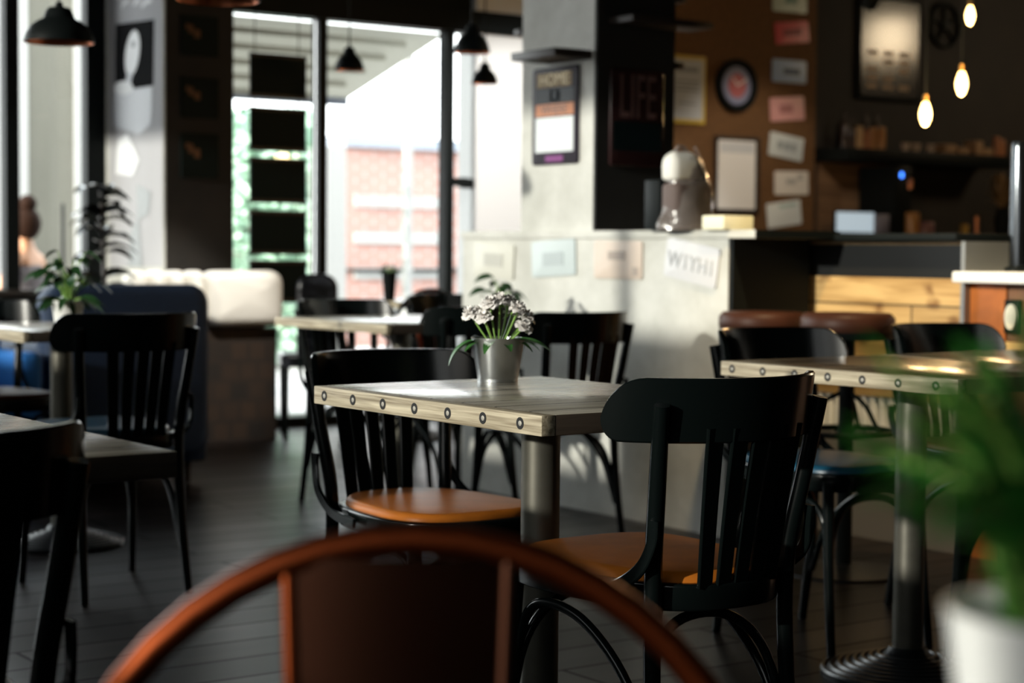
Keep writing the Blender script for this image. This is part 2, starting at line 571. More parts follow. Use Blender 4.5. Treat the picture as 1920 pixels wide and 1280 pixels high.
# left window (set back beyond the pillar)
YW = yp1 - 0.04
xw0 = xat(163, YW, 300)
xm0, xm1 = xat(11, YW, 300), xat(37, YW, 300)
w2 = thing('window_2', 'left window with black frame over a dark sill beside the poster pillar', 'window', (0, 0, 0))
w2['kind'] = 'structure'
obj('jamb', bx(xw0, xp0, YW, YW + 0.09, 0, CEIL), M_FRAME, w2, 0)
obj('mullion', bx(xm0, xm1, YW, YW + 0.09, 0.78, CEIL), M_FRAME, w2, 0)
obj('mullion', bx(1.1, 1.17, YW, YW + 0.09, 0.78, CEIL), M_FRAME, w2, 0)
for a, b in ((xm1, xw0), (1.17, xm0), (XL, 1.1)):
    obj('glass', bx(a, b, YW + 0.04, YW + 0.046, 0.8, CEIL), M_GLASS, w2, 0)
struct('wall_under_left_window', bx(XL, xw0, YW, YW + 0.12, 0, 0.78), M_DARKWALL)
struct('trim_2', bx(XL, xw0, YW - 0.09, YW + 0.1, 0.78, 0.81), M_DKWOOD)

# left wall of the room (outside the frame): piers, header and big windows - the daylight of the room
SILL_A, SILL_B, SILL_C, HEADER = 1.08, 1.95, 1.38, 2.9
YA0, YA1 = -1.6, 3.4
struct('wall_left', bx(XL - 0.2, XL, YB, YA0, 0, CEIL), M_DARKWALL)
struct('wall_left_header', bx(XL - 0.2, XL, YA0, 10.4, HEADER, CEIL), M_DARKWALL)
struct('wall_left_low', bx(XL - 0.2, XL, YA0, YA1, 0, SILL_A), M_DARKWALL)
struct('wall_left_sill', bx(XL - 0.2, XL, YA1, 5.2, 0, SILL_B), M_DARKWALL)
struct('wall_left_far', bx(XL - 0.2, XL, 5.2, 10.4, 0, SILL_C), M_DARKWALL)
w3 = thing('window_3', 'row of large windows along the left side of the room', 'window', (0, 0, 0))
w3['kind'] = 'structure'
for a, b, zs in ((YA0, 0.4, SILL_A), (0.4, 2.0, SILL_A), (2.0, YA1, SILL_A), (YA1, 5.2, SILL_B), (5.2, 6.9, SILL_C), (6.9, 8.6, SILL_C), (8.6, 10.4, SILL_C)):
    obj('glass', bx(XL - 0.1, XL - 0.094, a, b - 0.08, zs, HEADER), M_TINT, w3, 0)
    obj('post', bx(XL - 0.14, XL - 0.04, b - 0.08, b, zs, HEADER), M_FRAME, w3, 0)

# half wall with ledge and the concrete pillar standing on it
P0 = on_x(1366, 470, 4.567)
hx0, hx1 = 4.567, 4.567 + 0.40
hy0 = P0.y
hy1 = on_x(868, 470, hx0).y
LEDGE = on_x(1366, 431, hx0).z
LEDGEB = on_x(1366, 446, hx0).z
struct('wall_half', bx(hx0, hx1, hy0, hy1, 0, LEDGEB), M_CONC)
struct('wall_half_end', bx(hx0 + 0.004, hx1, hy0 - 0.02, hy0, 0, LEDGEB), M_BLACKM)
yl0 = on_x(1416, 440, hx0 - 0.012).y
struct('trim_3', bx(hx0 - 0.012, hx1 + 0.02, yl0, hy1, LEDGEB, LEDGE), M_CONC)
struct('trim_5', bx(hx0 - 0.011, hx1 + 0.02, yl0 - 0.004, yl0, LEDGEB, LEDGE), M_BLACKM)  # black cap painting shade on the ledge end under the added spot
cy0 = on_x(1111.5, 400, hx0 + 0.004).y
cy1 = on_x(977, 400, hx0 + 0.004).y
cx1 = on_y(1259, 330, cy0).x
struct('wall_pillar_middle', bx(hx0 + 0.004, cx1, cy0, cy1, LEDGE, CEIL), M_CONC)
struct('wall_pillar_face', bx(hx0 + 0.006, cx1, cy0 - 0.012, cy0, LEDGE, CEIL), M_CONCD)  # near-black skin over this face alone; the pillar behind it is pale

# ================================================================== CHAIRS
SEAT_Z, RAIL_Z = 0.512, 0.848


def seat_outline(grow=0.0):
    fw, rw, y0, y1 = 0.208 + grow, 0.168 + grow, -0.262 - grow, 0.215 + grow
    pts = []
    n = 40
    for k in range(n):
        a = 2 * PI * k / n
        c, s = math.cos(a), math.sin(a)
        e = 0.62 if s > 0 else 0.74
        x = math.copysign(abs(c) ** e, c); y = math.copysign(abs(s) ** e, s)
        yy = (y0 + y1) / 2 + y * (y1 - y0) / 2
        w = rw + (fw - rw) * (yy - y0) / (y1 - y0)
        pts.append((x * w, yy))
    return pts


RC, RSAG, RYC = 0.230, 0.154, -0.316
RRAD = (RC ** 2 + RSAG ** 2) / (2 * RSAG)


def rail_y(x, z):
    return RYC + RRAD - math.sqrt(RRAD ** 2 - x * x) - (z - 0.79) * 0.16


def rail_bm():
    bm = BM()
    a1 = math.asin(RC / RRAD); n = 44
    th = 0.0075
    rings = []
    ztop, zbot = RAIL_Z, RAIL_Z - 0.112
    L = a1 * RRAD
    for k in range(n + 1):
        # denser near the ends
        t = -math.cos(PI * k / n)
        a = a1 * t; s = L * abs(t); d = L - s
        rt_, rb_ = 0.075, 0.04
        zt = ztop - (rt_ - math.sqrt(max(0, rt_ ** 2 - (rt_ - d) ** 2)) if d < rt_ else 0)
        zb = zbot + (rb_ - math.sqrt(max(0, rb_ ** 2 - (rb_ - d) ** 2)) if d < rb_ else 0)
        if zt - zb < 0.004:
            zt = zb + 0.004
        nx, ny = -math.sin(a), math.cos(a)
        x = RRAD * math.sin(a)
        sec = []
        c = 0.003
        for z, o in ((zb, th - c), (zb + c, th), (zt - c, th), (zt, th - c), (zt, -th + c), (zt - c, -th), (zb + c, -th), (zb, -th + c)):
            y = RYC + RRAD - RRAD * math.cos(a) - (z - 0.79) * 0.16
            sec.append(bm.verts.new((x + nx * o, y + ny * o, z)))
        rings.append(sec)
    for A, B in zip(rings, rings[1:]):
        for k in range(8):
            bm.faces.new((A[k], A[(k + 1) % 8], B[(k + 1) % 8], B[k]))
    bm.faces.new(rings[0]); bm.faces.new(rings[-1])
    return bm


def make_chair(seat_mat, label):
    t = thing('bentwood_chair', label, 'chair')
    bm = BM(); slab(bm, seat_outline(-0.008), SEAT_Z - 0.026, SEAT_Z - 0.006, 0.018, 0.0, 0.006); obj('seat', bm, seat_mat, t, 60)
    bm = BM(); slab(bm, seat_outline(0.006), SEAT_Z - 0.072, SEAT_Z - 0.024, 0.006, 0.006); obj('seat_frame', bm, M_BLACK, t, 50)
    obj('backrest_rail', rail_bm(), M_BLACK, t, 40)
    zb = RAIL_Z - 0.085
    for i in range(-2, 3):
        xt, xbm = i * 0.046, i * 0.038
        p = spline([(xt, rail_y(xt, zb) - 0.002, zb), (xt * 0.55 + xbm * 0.45, (rail_y(xt, zb) - 0.262 + 1.2 * xbm * xbm) / 2 - 0.002, 0.64), (xbm, -0.262 + 1.2 * xbm * xbm, SEAT_Z - 0.03)], 5)
        bm = BM(); sweep(bm, p, rect(0.0375, 0.009), ref=Vector((0, 1, 0.2)), scale=[1.0 - 0.15 * k / (len(p) - 1) for k in range(len(p))])
        obj('slat', bm, M_BLACK, t, 40)
    for s in (-1, 1):
        ptop = rail_y(0.172, RAIL_Z - 0.05) - 0.017
        p = spline([(s * 0.187, ptop, RAIL_Z - 0.045), (s * 0.173, (ptop - 0.214) / 2, 0.66), (s * 0.158, -0.214, SEAT_Z - 0.02), (s * 0.161, -0.222, 0.25), (s * 0.168, -0.262, 0.0)], 6)
        n = len(p)
        bm = BM(); tube(bm, p, 0.0145, 14, radii=[0.0125 + 0.0035 * math.sin(PI * min(1, 0.15 + 0.85 * k / (n - 1))) for k in range(n)])
        obj('rear_leg', bm, M_BLACK, t, 50)
        p = spline([(s * 0.172, 0.165, SEAT_Z - 0.045), (s * 0.178, 0.176, 0.25), (s * 0.186, 0.20, 0.0)], 6)
        bm = BM(); tube(bm, p, 0.015, 14, radii=[0.0165 - 0.005 * k / (len(p) - 1) for k in range(len(p))])
        obj('front_leg', bm, M_BLACK, t, 50)
        # bent side brace from the post to the seat rim
        p = spline([(s * 0.184, -0.246, 0.605), (s * 0.186, -0.243, 0.565), (s * 0.193, -0.215, 0.515), (s * 0.199, -0.14, SEAT_Z - 0.038), (s * 0.207, -0.03, SEAT_Z - 0.048)], 6)
        bm = BM(); sweep(bm, p, rect(0.024, 0.008, 0.002), ref=Vector((s, 0, 0.0)))
        # section is turned so that its broad side faces outwards
        obj('side_brace', bm, M_BLACK, t, 40)
        # bent hoop under the seat side
        p = spline([(s * 0.178, 0.178, 0.17), (s * 0.170, 0.158, 0.33), (s * 0.166, 0.105, 0.405), (s * 0.160, -0.02, 0.395), (s * 0.158, -0.15, 0.30), (s * 0.162, -0.222, 0.15)], 7)
        bm = BM(); tube(bm, p, 0.0095, 10); obj('under_seat_hoop', bm, M_BLACK, t, 50)
    p = spline([(-0.162, -0.226, 0.15), (-0.135, -0.19, 0.33), (-0.06, -0.165, 0.405), (0.06, -0.165, 0.405), (0.135, -0.19, 0.33), (0.162, -0.226, 0.15)], 7)
    bm = BM(); tube(bm, p, 0.0095, 10); obj('under_seat_hoop', bm, M_BLACK, t, 50)
    p = spline([(-0.18, 0.178, 0.17), (-0.15, 0.162, 0.33), (-0.07, 0.15, 0.405), (0.07, 0.15, 0.405), (0.15, 0.162, 0.33), (0.18, 0.178, 0.17)], 7)
    bm = BM(); tube(bm, p, 0.0095, 10); obj('under_seat_hoop', bm, M_BLACK, t, 50)
    return t


ch0 = make_chair(M_ORANGE, 'black bentwood chair with tan leather seat, back to us, at the table with white flowers')
seat_me = [c for c in ch0.children if c.name.split('.')[0] == 'seat'][0].data
blue_me = seat_me.copy(); blue_me.materials.clear(); blue_me.materials.append(M_BLUELEA)
brown_me = seat_me.copy(); brown_me.materials.clear(); brown_me.materials.append(M_BROWNLEA)
black_me = seat_me.copy(); black_me.materials.clear(); black_me.materials.append(M_BLACK)
GR = 'bentwood cafe chairs'
ch0['group'] = GR
ch0.location = (2.168, 2.58, 0); ch0.rotation_euler = (0, 0, R(0))
CH = {}
matt_me = seat_me.copy(); matt_me.materials.clear(); matt_me.materials.append(mat('tan_leather_matt', (0.44, 0.13, 0.014), 0.55, spec=0.05, noise=0.12, nscale=14))
[c for c in ch0.children if c.name.split('.')[0] == 'seat'][0].data = matt_me


def chair(key, x, y, deg, label, seat=None):
    CH[key] = copy_tree(ch0, (x, y, 0), R(deg), label, GR, {'seat': seat} if seat else None)


chair('c2', 2.28, 3.44, 180, 'black bentwood chair with tan leather seat, facing us behind the table with white flowers', seat_me)
CH['c2'].scale = (1, 1, 0.966)
chair('c3', 0.665, 2.34, 0, 'black bentwood chair cut by the left frame edge, pushed in at the bare grey table', brown_me)
chair('c4', 2.26, 5.31, 0, 'black bentwood chair with teal seat, back to us, by the left pot of green leaves', blue_me)
CH['c4'].scale = (1, 1, 1.02)
chair('c5', 2.46, 6.78, 180, 'black bentwood chair with red-brown seat behind the left table with the leafy pot', brown_me)
chair('c6', 3.90, 6.42, 180, 'black bentwood chair facing us at the left end of the pale far table', black_me)
chair('c7', 3.96, 5.93, 0, 'black bentwood chair behind the white flowers, back to us, at the pale far table', brown_me)
chair('c8', 3.97, 5.30, 0, 'black bentwood chair standing in front of the pale plastered half wall', brown_me)
chair('c9', 4.85, 7.05, 180, 'black bentwood chair facing us near the window, right of the pale far table', brown_me)
chair('c10', 3.58, 3.48, 180, 'black bentwood chair with blue seat behind the bolted table on the right', blue_me)
chair('c11', 4.30, 3.50, 180, 'black bentwood chair behind the right bolted table, in front of the plank bar', brown_me)
chair('c12', 3.72, 2.82, 0, 'black bentwood chair mostly hidden by the blurred green plant', brown_me)

# ================================================================== TABLES
TT = 0.781


def make_table(x0, x1, y0, y1, label, bolts=True, topm=None, th=0.0365, group='wood tables on iron pedestals'):
    cx, cy = (x0 + x1) / 2, (y0 + y1) / 2
    t = thing('cafe_table', label, 'table', (cx, cy, 0), 0, group)
    a, b = (x1 - x0) / 2, (y1 - y0) / 2
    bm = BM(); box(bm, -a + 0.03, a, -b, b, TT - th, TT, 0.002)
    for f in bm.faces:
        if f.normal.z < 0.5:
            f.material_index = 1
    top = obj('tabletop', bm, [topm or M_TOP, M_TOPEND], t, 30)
    es = obj('edge_strip', bx(-a, -a + 0.0298, -b, b, TT - th, TT - 0.0005, 0.002), M_EDGE, t, 30)
    if bolts:
        n = 7
        for k in range(n):
            y = b - 0.043 - (2 * b - 0.105) * k / (n - 1)
            bm = BM()
            lathe(bm, [(0.0048, 0.0), (0.0048, 0.0007), (0.0078, 0.0010), (0.0107, 0.0007), (0.0107, 0.0)], 24, cap=False)
            bm.transform(Matrix.Rotation(-PI / 2, 4, 'Y'))
            bo = obj('bolt', bm, M_RING, t, 50, (-a, y, TT - th / 2))
            bm = BM()
            lathe(bm, [(0, 0.0013), (0.0036, 0.0012), (0.0047, 0.0006)], 20, cap=False)
            bm.transform(Matrix.Rotation(-PI / 2, 4, 'Y'))
            obj('bolt_head', bm, M_BOLT, bo, 50)
    bm = BM(); lathe(bm, [(0.0385, 0.03), (0.0385, TT - th - 0.006)], 32); obj('column', bm, M_STEEL, t, 50)
    bm = BM(); box(bm, -0.11, 0.11, -0.11, 0.11, TT - th - 0.008, TT - th, 0.002); obj('top_plate', bm, M_IRON, t, 30)
    prof = [(0.0, 0.0), (0.215, 0.0), (0.218, 0.012)]
    nr = 8
    for k in range(nr):
        r1 = 0.216 - k * 0.0195
        z = 0.014 + 0.0052 * k
        prof += [(r1 - 0.001, z), (r1 - 0.004, z + 0.007), (r1 - 0.011, z + 0.007), (r1 - 0.014, z + 0.001)]
    prof += [(0.055, 0.060), (0.046, 0.075), (0.0, 0.075)]
    bm = BM(); lathe(bm, prof, 56, cap=False); obj('base_plate', bm, M_IRON, t, 40)
    return t


T_MAIN = make_table(1.838, 2.418, 2.46, 3.24, 'bolted wood table in focus, with the white flower pot on it', topm=M_TOPLIT)
T_R = make_table(3.171, 3.751, 2.694, 3.474, 'bolted wood table on the right, partly behind the blurred plant')
T_R2 = make_table(3.758, 4.338, 2.694, 3.474, 'wood table joined to the right bolted table, by the plank bar', bolts=False)
T_L = make_table(0.50, 1.08, 2.28, 3.08, 'bare grey wood table cut by the left frame edge', bolts=False, topm=M_TOPLIT)
T_4 = make_table(3.57, 4.25, 5.75, 6.62, 'pale far table in the middle with a leafy white pot on it', bolts=False, topm=M_TOPLIT)
T_5 = make_table(2.17, 2.75, 5.74, 6.54, 'left rear wood table with a leafy pot, in front of the navy sofa', bolts=False)
T_6 = make_table(5.2, 5.85, 8.25, 8.95, 'far table by the window with a dark vase on it', bolts=False)
T_N = make_table(0.30, 0.88, -0.22, 0.62, 'near wood table carrying the blurred white plant pot', bolts=False)


# ================================================================== POTS AND PLANTS
def pot(name, label, x, y, z, r_top, r_bot, h, material, group=None, cat='plant pot'):
    t = thing(name, label, cat, (x, y, z), 0, group)
    bm = BM()
    lathe(bm, [(0, 0), (r_bot, 0), (r_bot * 1.01, 0.003), (r_bot * 1.0, 0.006), (r_bot * 1.02, 0.009), (r_top * 0.985, h - 0.006), (r_top, h - 0.003), (r_top * 1.01, h),
               (r_top * 0.985, h), (r_top * 0.96, h - 0.006), (r_top * 0.93, h - 0.02), (0, h - 0.02)], 48, cap=False)
    obj('pot_body', bm, material, t, 40)
    bm = BM(); lathe(bm, [(0, h - 0.0195), (r_top * 0.9, h - 0.0195), (r_top * 0.925, h - 0.0195)], 32, cap=False)
    obj('soil', bm, M_SOIL, t, 40)
    return t


def leaf(bm, base, direction, length, width, droop=0.5, n=7, fold=0.15, mi=0, twist=0.0):
    """a pointed, folded, arching leaf"""
    d = Vector(direction).normalized()
    side = d.cross(Vector((0, 0, 1)))
    if side.length < 1e-3:
        side = Vector((1, 0, 0))
    side.normalize()
    side = (Matrix.Rotation(twist, 3, d) @ side)
    p = Vector(base); rows = []
    for k in range(n + 1):
        t = k / n
        w = width * (math.sin(PI * min(1, t * 0.93 + 0.05)) ** 0.8) * (1 - 0.25 * t)
        up = side.cross(d).normalized()
        rows.append((p + side * w * 0.5 + up * w * fold, p.copy(), p - side * w * 0.5 + up * w * fold))
        d = (d + Vector((0, 0, -droop / n))).normalized()
        p = p + d * (length / n)
    vr = [[bm.verts.new(q) for q in r] for r in rows]
    for a, b in zip(vr, vr[1:]):
        for j in (0, 1):
            f = bm.faces.new((a[j], a[j + 1], b[j + 1], b[j])); f.material_index = mi
    return bm


def flower_head(bm, c, up, r, rnd):
    """ruffled double flower: rings of wavy petals"""
    up = Vector(up).normalized()
    sx = up.cross(Vector((0.3, 0.9, 0.1))).normalized(); sy = up.cross(sx)
    for ring, (np_, rr, lift) in enumerate(((6, 1.0, 0.10), (5, 0.74, 0.42), (4, 0.42, 0.72))):
        off = rnd.random() * 6
        for k in range(np_):
            a = 2 * PI * k / np_ + off
            dr = (sx * math.cos(a) + sy * math.sin(a))
            tn = up.cross(dr)
            L = r * rr * (0.9 + 0.25 * rnd.random())
            W = r * rr * 1.25
            rows = []
            n = 4; mcol = 4
            ph = rnd.random() * 6
            for i in range(n + 1):
                t = i / n
                row = []
                for j in range(mcol + 1):
                    q = j / mcol - 0.5
                    w = W * (0.3 + 0.7 * math.sin(PI * (0.15 + 0.6 * t)))
                    ruff = 0.16 * r * t * math.sin(ph + j * 2.3 + i)
                    co = Vector(c) + dr * (L * t * (1 - 0.35 * q * q * 4 * t)) + tn * (w * q) + up * (r * lift * (t ** 0.7) * 0.9 - 0.25 * r * t * t * (1.2 - lift) + ruff)
                    row.append(bm.verts.new(co))
                rows.append(row)
            for A, B in zip(rows, rows[1:]):
                for j in range(mcol):
                    bm.faces.new((A[j], A[j + 1], B[j + 1], B[j]))


# --- white flowering plant on the main table
pp = on_z(933, 715, TT)
px_, py_ = pp.x, pp.y
RT2 = Vector((RT.x, RT.y, 0)).normalized()      # only used to describe which way a leaf points
pt = pot('galvanised_pot', 'small galvanised pot holding the white flowers on the bolted table', px_, py_, TT, 0.0575, 0.043, 0.094, M_GALV, 'small table pots')
fl = thing('flowering_plant', 'white ruffled flowers with green stems growing in the galvanised pot', 'flowers', (px_, py_, TT + 0.075))
rnd = random.Random(3)
heads = [(-0.060, 0.0, 0.058, 0.024), (-0.036, 0.012, 0.062, 0.026), (-0.018, -0.015, 0.082, 0.024), (0.004, 0.0, 0.088, 0.026), (0.022, 0.018, 0.084, 0.024),
         (-0.03, -0.02, 0.052, 0.022), (0.044, -0.004, 0.070, 0.025), (0.060, 0.012, 0.052, 0.024), (0.056, -0.022, 0.034, 0.022), (0.03, 0.03, 0.06, 0.022)]
stems = BM()
for i, (a, b, z, r) in enumerate(heads):
    c = RT2 * a + HEAD * b + Vector((0, 0, z + 0.012))
    up = Vector((c.x * 6, c.y * 6, 0.7)).normalized() - HEAD * 0.25
    bm = BM(); flower_head(bm, c, up, r, rnd)
    obj('flower_head', bm, M_PETAL, fl, 60)
    base = Vector((c.x * 0.15, c.y * 0.15, -0.004))
    mid = Vector((c.x * 0.55, c.y * 0.55, z * 0.5))
    tube(stems, spline([base, mid, c - up * 0.004], 4), 0.0022, 6)
    for k in range(3):
        an = rnd.random() * 6.28
        leaf(stems, c - up * 0.006, Vector((math.cos(an), math.sin(an), 0.1)), 0.022, 0.011, 0.9, 4)
obj('stems', stems, M_STEM, fl, 50)
lv = BM()
leaf(lv, RT2 * -0.03 + Vector((0, 0, 0.008)) - HEAD * 0.01, RT2 * -1 + Vector((0, 0, 0.42)) - HEAD * 0.15, 0.098, 0.050, 2.0, 9)
leaf(lv, RT2 * 0.02 + Vector((0, 0, 0.012)) - HEAD * 0.02, RT2 * 1 + Vector((0, 0, 0.30)) - HEAD * 0.2, 0.098, 0.046, 0.9, 9)
for k in range(9):
    an = 2 * PI * k / 9 + 0.3
    leaf(lv, (0.02 * math.cos(an), 0.02 * math.sin(an), 0.002), (math.cos(an), math.sin(an), 0.8), 0.058 + 0.012 * (k % 3), 0.026, 1.6, 7)
obj('leaves', lv, M_LEAF, fl, 60)


def leafy(label, x, y, z, spec, material, seed, stemm=M_STEM, name='leafy_plant', group=None):
    """spec: list of (count, stem height, spread, leaf length, leaf width)"""
    t = thing(name, label, 'plant', (x, y, z), 0, group)
    rn = random.Random(seed)
    st, lf = BM(), BM()
    for n, hh, spd, ll, lw in spec:
        for k in range(n):
            an = 2 * PI * (k + rn.random() * 0.6) / n
            rad = spd * (0.5 + 0.6 * rn.random()); ht = hh * (0.65 + 0.5 * rn.random())
            tip = Vector((math.cos(an) * rad, math.sin(an) * rad, ht))
            tube(st, spline([(0.008 * math.cos(an), 0.008 * math.sin(an), 0), (tip.x * 0.4, tip.y * 0.4, ht * 0.6), tip], 3), 0.0018, 5)
            leaf(lf, tip, (math.cos(an), math.sin(an), 0.25 - 0.4 * rn.random()), ll * (0.8 + 0.4 * rn.random()), lw, 0.9, 5, twist=rn.uniform(-0.7, 0.7))
    obj('stems', st, stemm, t, 50); obj('leaves', lf, material, t, 60)
    return t


# pot on the pale far table
q = on_z(951, 596, TT)
qx, qy = 4.16, 5.86
pot('white_pot', 'white pot with leafy plant standing on the pale far table', qx, qy, TT, 0.056, 0.043, 0.094, M_GALV, 'small table pots')
leafy('green plant with broad leaves in the white pot on the far table', qx, qy, TT + 0.075, [(7, 0.045, 0.05, 0.07, 0.05), (5, 0.10, 0.03, 0.07, 0.042)], M_LEAFD, 5)
# pot on left rear table
q = on_z(142, 612, TT)
pot('white_pot', 'white pot with tall leafy plant on the left rear table', 2.42, 5.98, TT, 0.056, 0.043, 0.094, M_WHITEPOT, 'small table pots')
leafy('bushy green plant in the white pot on the left rear table', 2.42, 5.98, TT + 0.075, [(16, 0.03, 0.06, 0.10, 0.03), (16, 0.11, 0.08, 0.075, 0.045), (12, 0.17, 0.06, 0.06, 0.035)], M_LEAFD, 9)
# dark vase on the window table
v = on_y(730, 540, 8.55)
pot('dark_vase', 'tall dark vase with a small bush on the table by the window', v.x, 8.55, TT, 0.042, 0.03, 0.155, M_BLACKM, None, 'vase')
leafy('small dark bush in the vase by the window', v.x, 8.55, TT + 0.135, [(14, 0.03, 0.035, 0.035, 0.025), (10, 0.06, 0.025, 0.03, 0.022)], M_LEAFD, 13)
# near, strongly blurred plant
npos = at(2010, 1190, 0.84)
pot('white_pot', 'large blurred white pot in the lower right corner', npos.x, npos.y, TT, 0.0575, 0.043, npos.z - TT + 0.012, M_WHITEPOT, 'small table pots')
fz = npos.z
t = thing('feathery_plant', 'blurred bright green feathery plant at the right frame edge', 'plant', (npos.x, npos.y, fz))
rn = random.Random(21)
st, lf = BM(), BM()
for k in range(60):
    an = rn.uniform(0, 2 * PI); el = rn.uniform(0.55, 1.5)
    Lh = rn.uniform(0.09, 0.135) + 0.06 * rn.random() * math.sin(el)
    d = Vector((math.cos(an) * math.cos(el), math.sin(an) * math.cos(el), math.sin(el)))
    p = [Vector((0.02 * math.cos(an), 0.02 * math.sin(an), -0.03)), d * Lh * 0.5 + Vector((0, 0, 0.01)), d * Lh + Vector((0, 0, -0.01 - 0.01 * math.cos(el)))]
    sp = spline(p, 6)
    tube(st, sp, 0.0013, 5)
    for i in range(2, len(sp)):
        for s in (-1, 1):
            tg = (sp[i] - sp[i - 1]).normalized()
            sd = tg.cross(Vector((0, 0, 1))).normalized() * s
            leaf(lf, sp[i], tg * 0.7 + sd, 0.022, 0.008, 0.5, 3)
            leaf(lf, sp[i], tg * 1.0 + sd * 0.4 + Vector((0, 0, 0.5)), 0.018, 0.007, 0.5, 3)
obj('stems', st, M_STEM, t, 50); obj('fronds', lf, M_FROND, t, 60)


# ================================================================== METAL ARMCHAIRS
def metal_chair(label, tube_m, splat_m, loc, rz):
    t = thing('metal_armchair', label, 'chair', loc, rz, 'metal armchairs with hoop backs')
    # local: sitter faces +y, hoop at y = -0.2
    pts = []
    r = 0.262; zc = 0.85 - r
    for k in range(25):
        a = PI * k / 24
        x, z = r * math.cos(a), zc + r * math.sin(a) * 1.0
        pts.append((x, -0.21 - 0.10 * (z - 0.45), z))
    pts = [(0.235, -0.18, 0.42), (0.255, -0.20, 0.52)] + pts + [(-0.255, -0.20, 0.52), (-0.235, -0.18, 0.42)]
    bm = BM(); tube(bm, pts, 0.0125, 14); obj('back_hoop', bm, tube_m, t, 50)
    # splat with rolled rims
    bm = BM(); rows = []
    for k in range(9):
        z = 0.45 + (0.838 - 0.45) * k / 8
        w = 0.066 + 0.014 * k / 8
        row = []
        for j in range(9):
            u = j / 8 * 2 - 1
            row.append(bm.verts.new((u * w + 0.012, -0.205 - 0.10 * (z - 0.45) + 0.012 * (1 - u * u), z)))
        rows.append(row)
    for A, B in zip(rows, rows[1:]):
        for j in range(8):
            bm.faces.new((A[j], A[j + 1], B[j + 1], B[j]))
    bmesh.ops.solidify(bm, geom=bm.faces[:], thickness=0.004)
    obj('back_splat', bm, splat_m, t, 50)
    for s in (-1, 1):
        bm = BM(); tube(bm, [(s * (0.066 + 0.014 * k / 8) + 0.012, -0.205 - 0.10 * (0.388 * k / 8), 0.45 + 0.388 * k / 8) for k in range(9)], 0.0055, 10)
        obj('splat_rim', bm, tube_m if s > 0 else splat_m, t, 50)  # copper on the window-side rim only, painting the light it catches
    bm = BM(); slab(bm, rrect(-0.19, 0.19, -0.2, 0.19, 0.06), 0.425, 0.45, 0.01, 0.006); obj('seat', bm, splat_m, t, 40)
    for s in (-1, 1):
        for yy in (-1, 1):
            p = [(s * 0.165, yy * 0.155, 0.43), (s * 0.195, yy * 0.185 - 0.0, 0.2), (s * 0.225, yy * 0.215, 0.0)]
            bm = BM(); sweep(bm, spline(p, 4), rect(0.036, 0.02, 0.006)); obj('leg', bm, tube_m, t, 40)
        p = spline([(s * 0.262, -0.225, 0.60), (s * 0.275, -0.1, 0.655), (s * 0.272, 0.08, 0.65), (s * 0.25, 0.165, 0.60), (s * 0.19, 0.165, 0.45)], 6)
        bm = BM(); tube(bm, p, 0.011, 10); obj('armrest', bm, tube_m, t, 50)
    return t


hp = at(778, 1026, 1.32)
fd = Vector((-0.535, -0.845, 0)).normalized()
rz = math.atan2(-fd.x, fd.y)
hc = Vector((hp.x, hp.y, 0)) + fd * 0.25
metal_chair('copper brown metal armchair with hoop back, blurred at the bottom edge', M_BRONZE, M_BROWNSPLAT, (hc.x, hc.y, 0), rz)
b = on_y(788, 560, 8.0)
metal_chair('brown metal armchair with hoop back by the window table', M_BLACKM, M_BRONZE, (b.x, 8.2, 0), R(8))

# ================================================================== SOFAS
# cream bench against the window pillar
sx0, sx1 = xat(240, 8.95, 560), xat(528, 8.95, 560)
sf = thing('cream_bench', 'cream quilted bench with brown patterned base under the poster pillar', 'sofa', (0, 0, 0))
bm = BM(); box(bm, sx0, sx1 - 0.02, 8.97, 9.42, 0.0, 0.62); obj('base', bm, M_MOSAIC, sf, 0)
n = 6
xm = on_y(392, 560, 8.9).x
segs = [(sx0 + (xm - sx0) * k / 4, sx0 + (xm - sx0) * (k + 1) / 4) for k in range(4)] + [(xm, sx1)]
for a, b2 in segs:
    bm = BM()
    slab(bm, rrect(a + 0.003, b2 - 0.003, 0, 0.31, 0.075 if b2 == sx1 else 0.05, 6), 0.0, 0.17, 0.06, 0.04, 0.01)
    bm.transform(Matrix.Translation((0, 9.06, 0.63)) @ Matrix.Rotation(R(90), 4, 'X'))
    obj('back_cushion', bm, M_CREAM, sf, 60)
bm = BM(); slab(bm, rrect(sx0, sx1 - 0.02, 9.07, 9.42, 0.04), 0.62, 0.70, 0.03, 0.0); obj('bench_top', bm, M_CREAM, sf, 50)

# navy sofa behind the left rear table
nx0, nx1 = 2.90, xat(388, 7.45, 560)
ns = thing('navy_sofa', 'navy blue upholstered sofa with rounded back, behind the left chairs', 'sofa', (0, 0, 0))
zt = on_y(300, 533, 7.4).z
bm = BM(); slab(bm, rrect(nx0, nx1, 0, zt - 0.12, 0.09, 8), 0, 0.16, 0.05, 0.05)
bm.transform(Matrix.Translation((0, 7.56, 0.12)) @ Matrix.Rotation(R(90), 4, 'X')); obj('backrest', bm, M_NAVY, ns, 50)
bm = BM(); slab(bm, rrect(nx0 + 0.1, nx1 - 0.1, 7.5, 8.1, 0.06), 0.12, 0.44, 0.04, 0.02); obj('seat', bm, M_NAVY, ns, 50)
for s0 in (nx0, nx1 - 0.14):
    bm = BM(); slab(bm, rrect(s0, s0 + 0.14, 7.42, 8.12, 0.05), 0.1, 0.64, 0.05, 0.02); obj('arm', bm, M_NAVY, ns, 50)
for x in (nx0 + 0.08, nx1 - 0.08):
    for y in (7.5, 8.05):
        bm = BM(); lathe(bm, [(0.02, 0), (0.026, 0.13)], 14, x, y, 0); obj('leg', bm, M_DKWOOD, ns, 40)

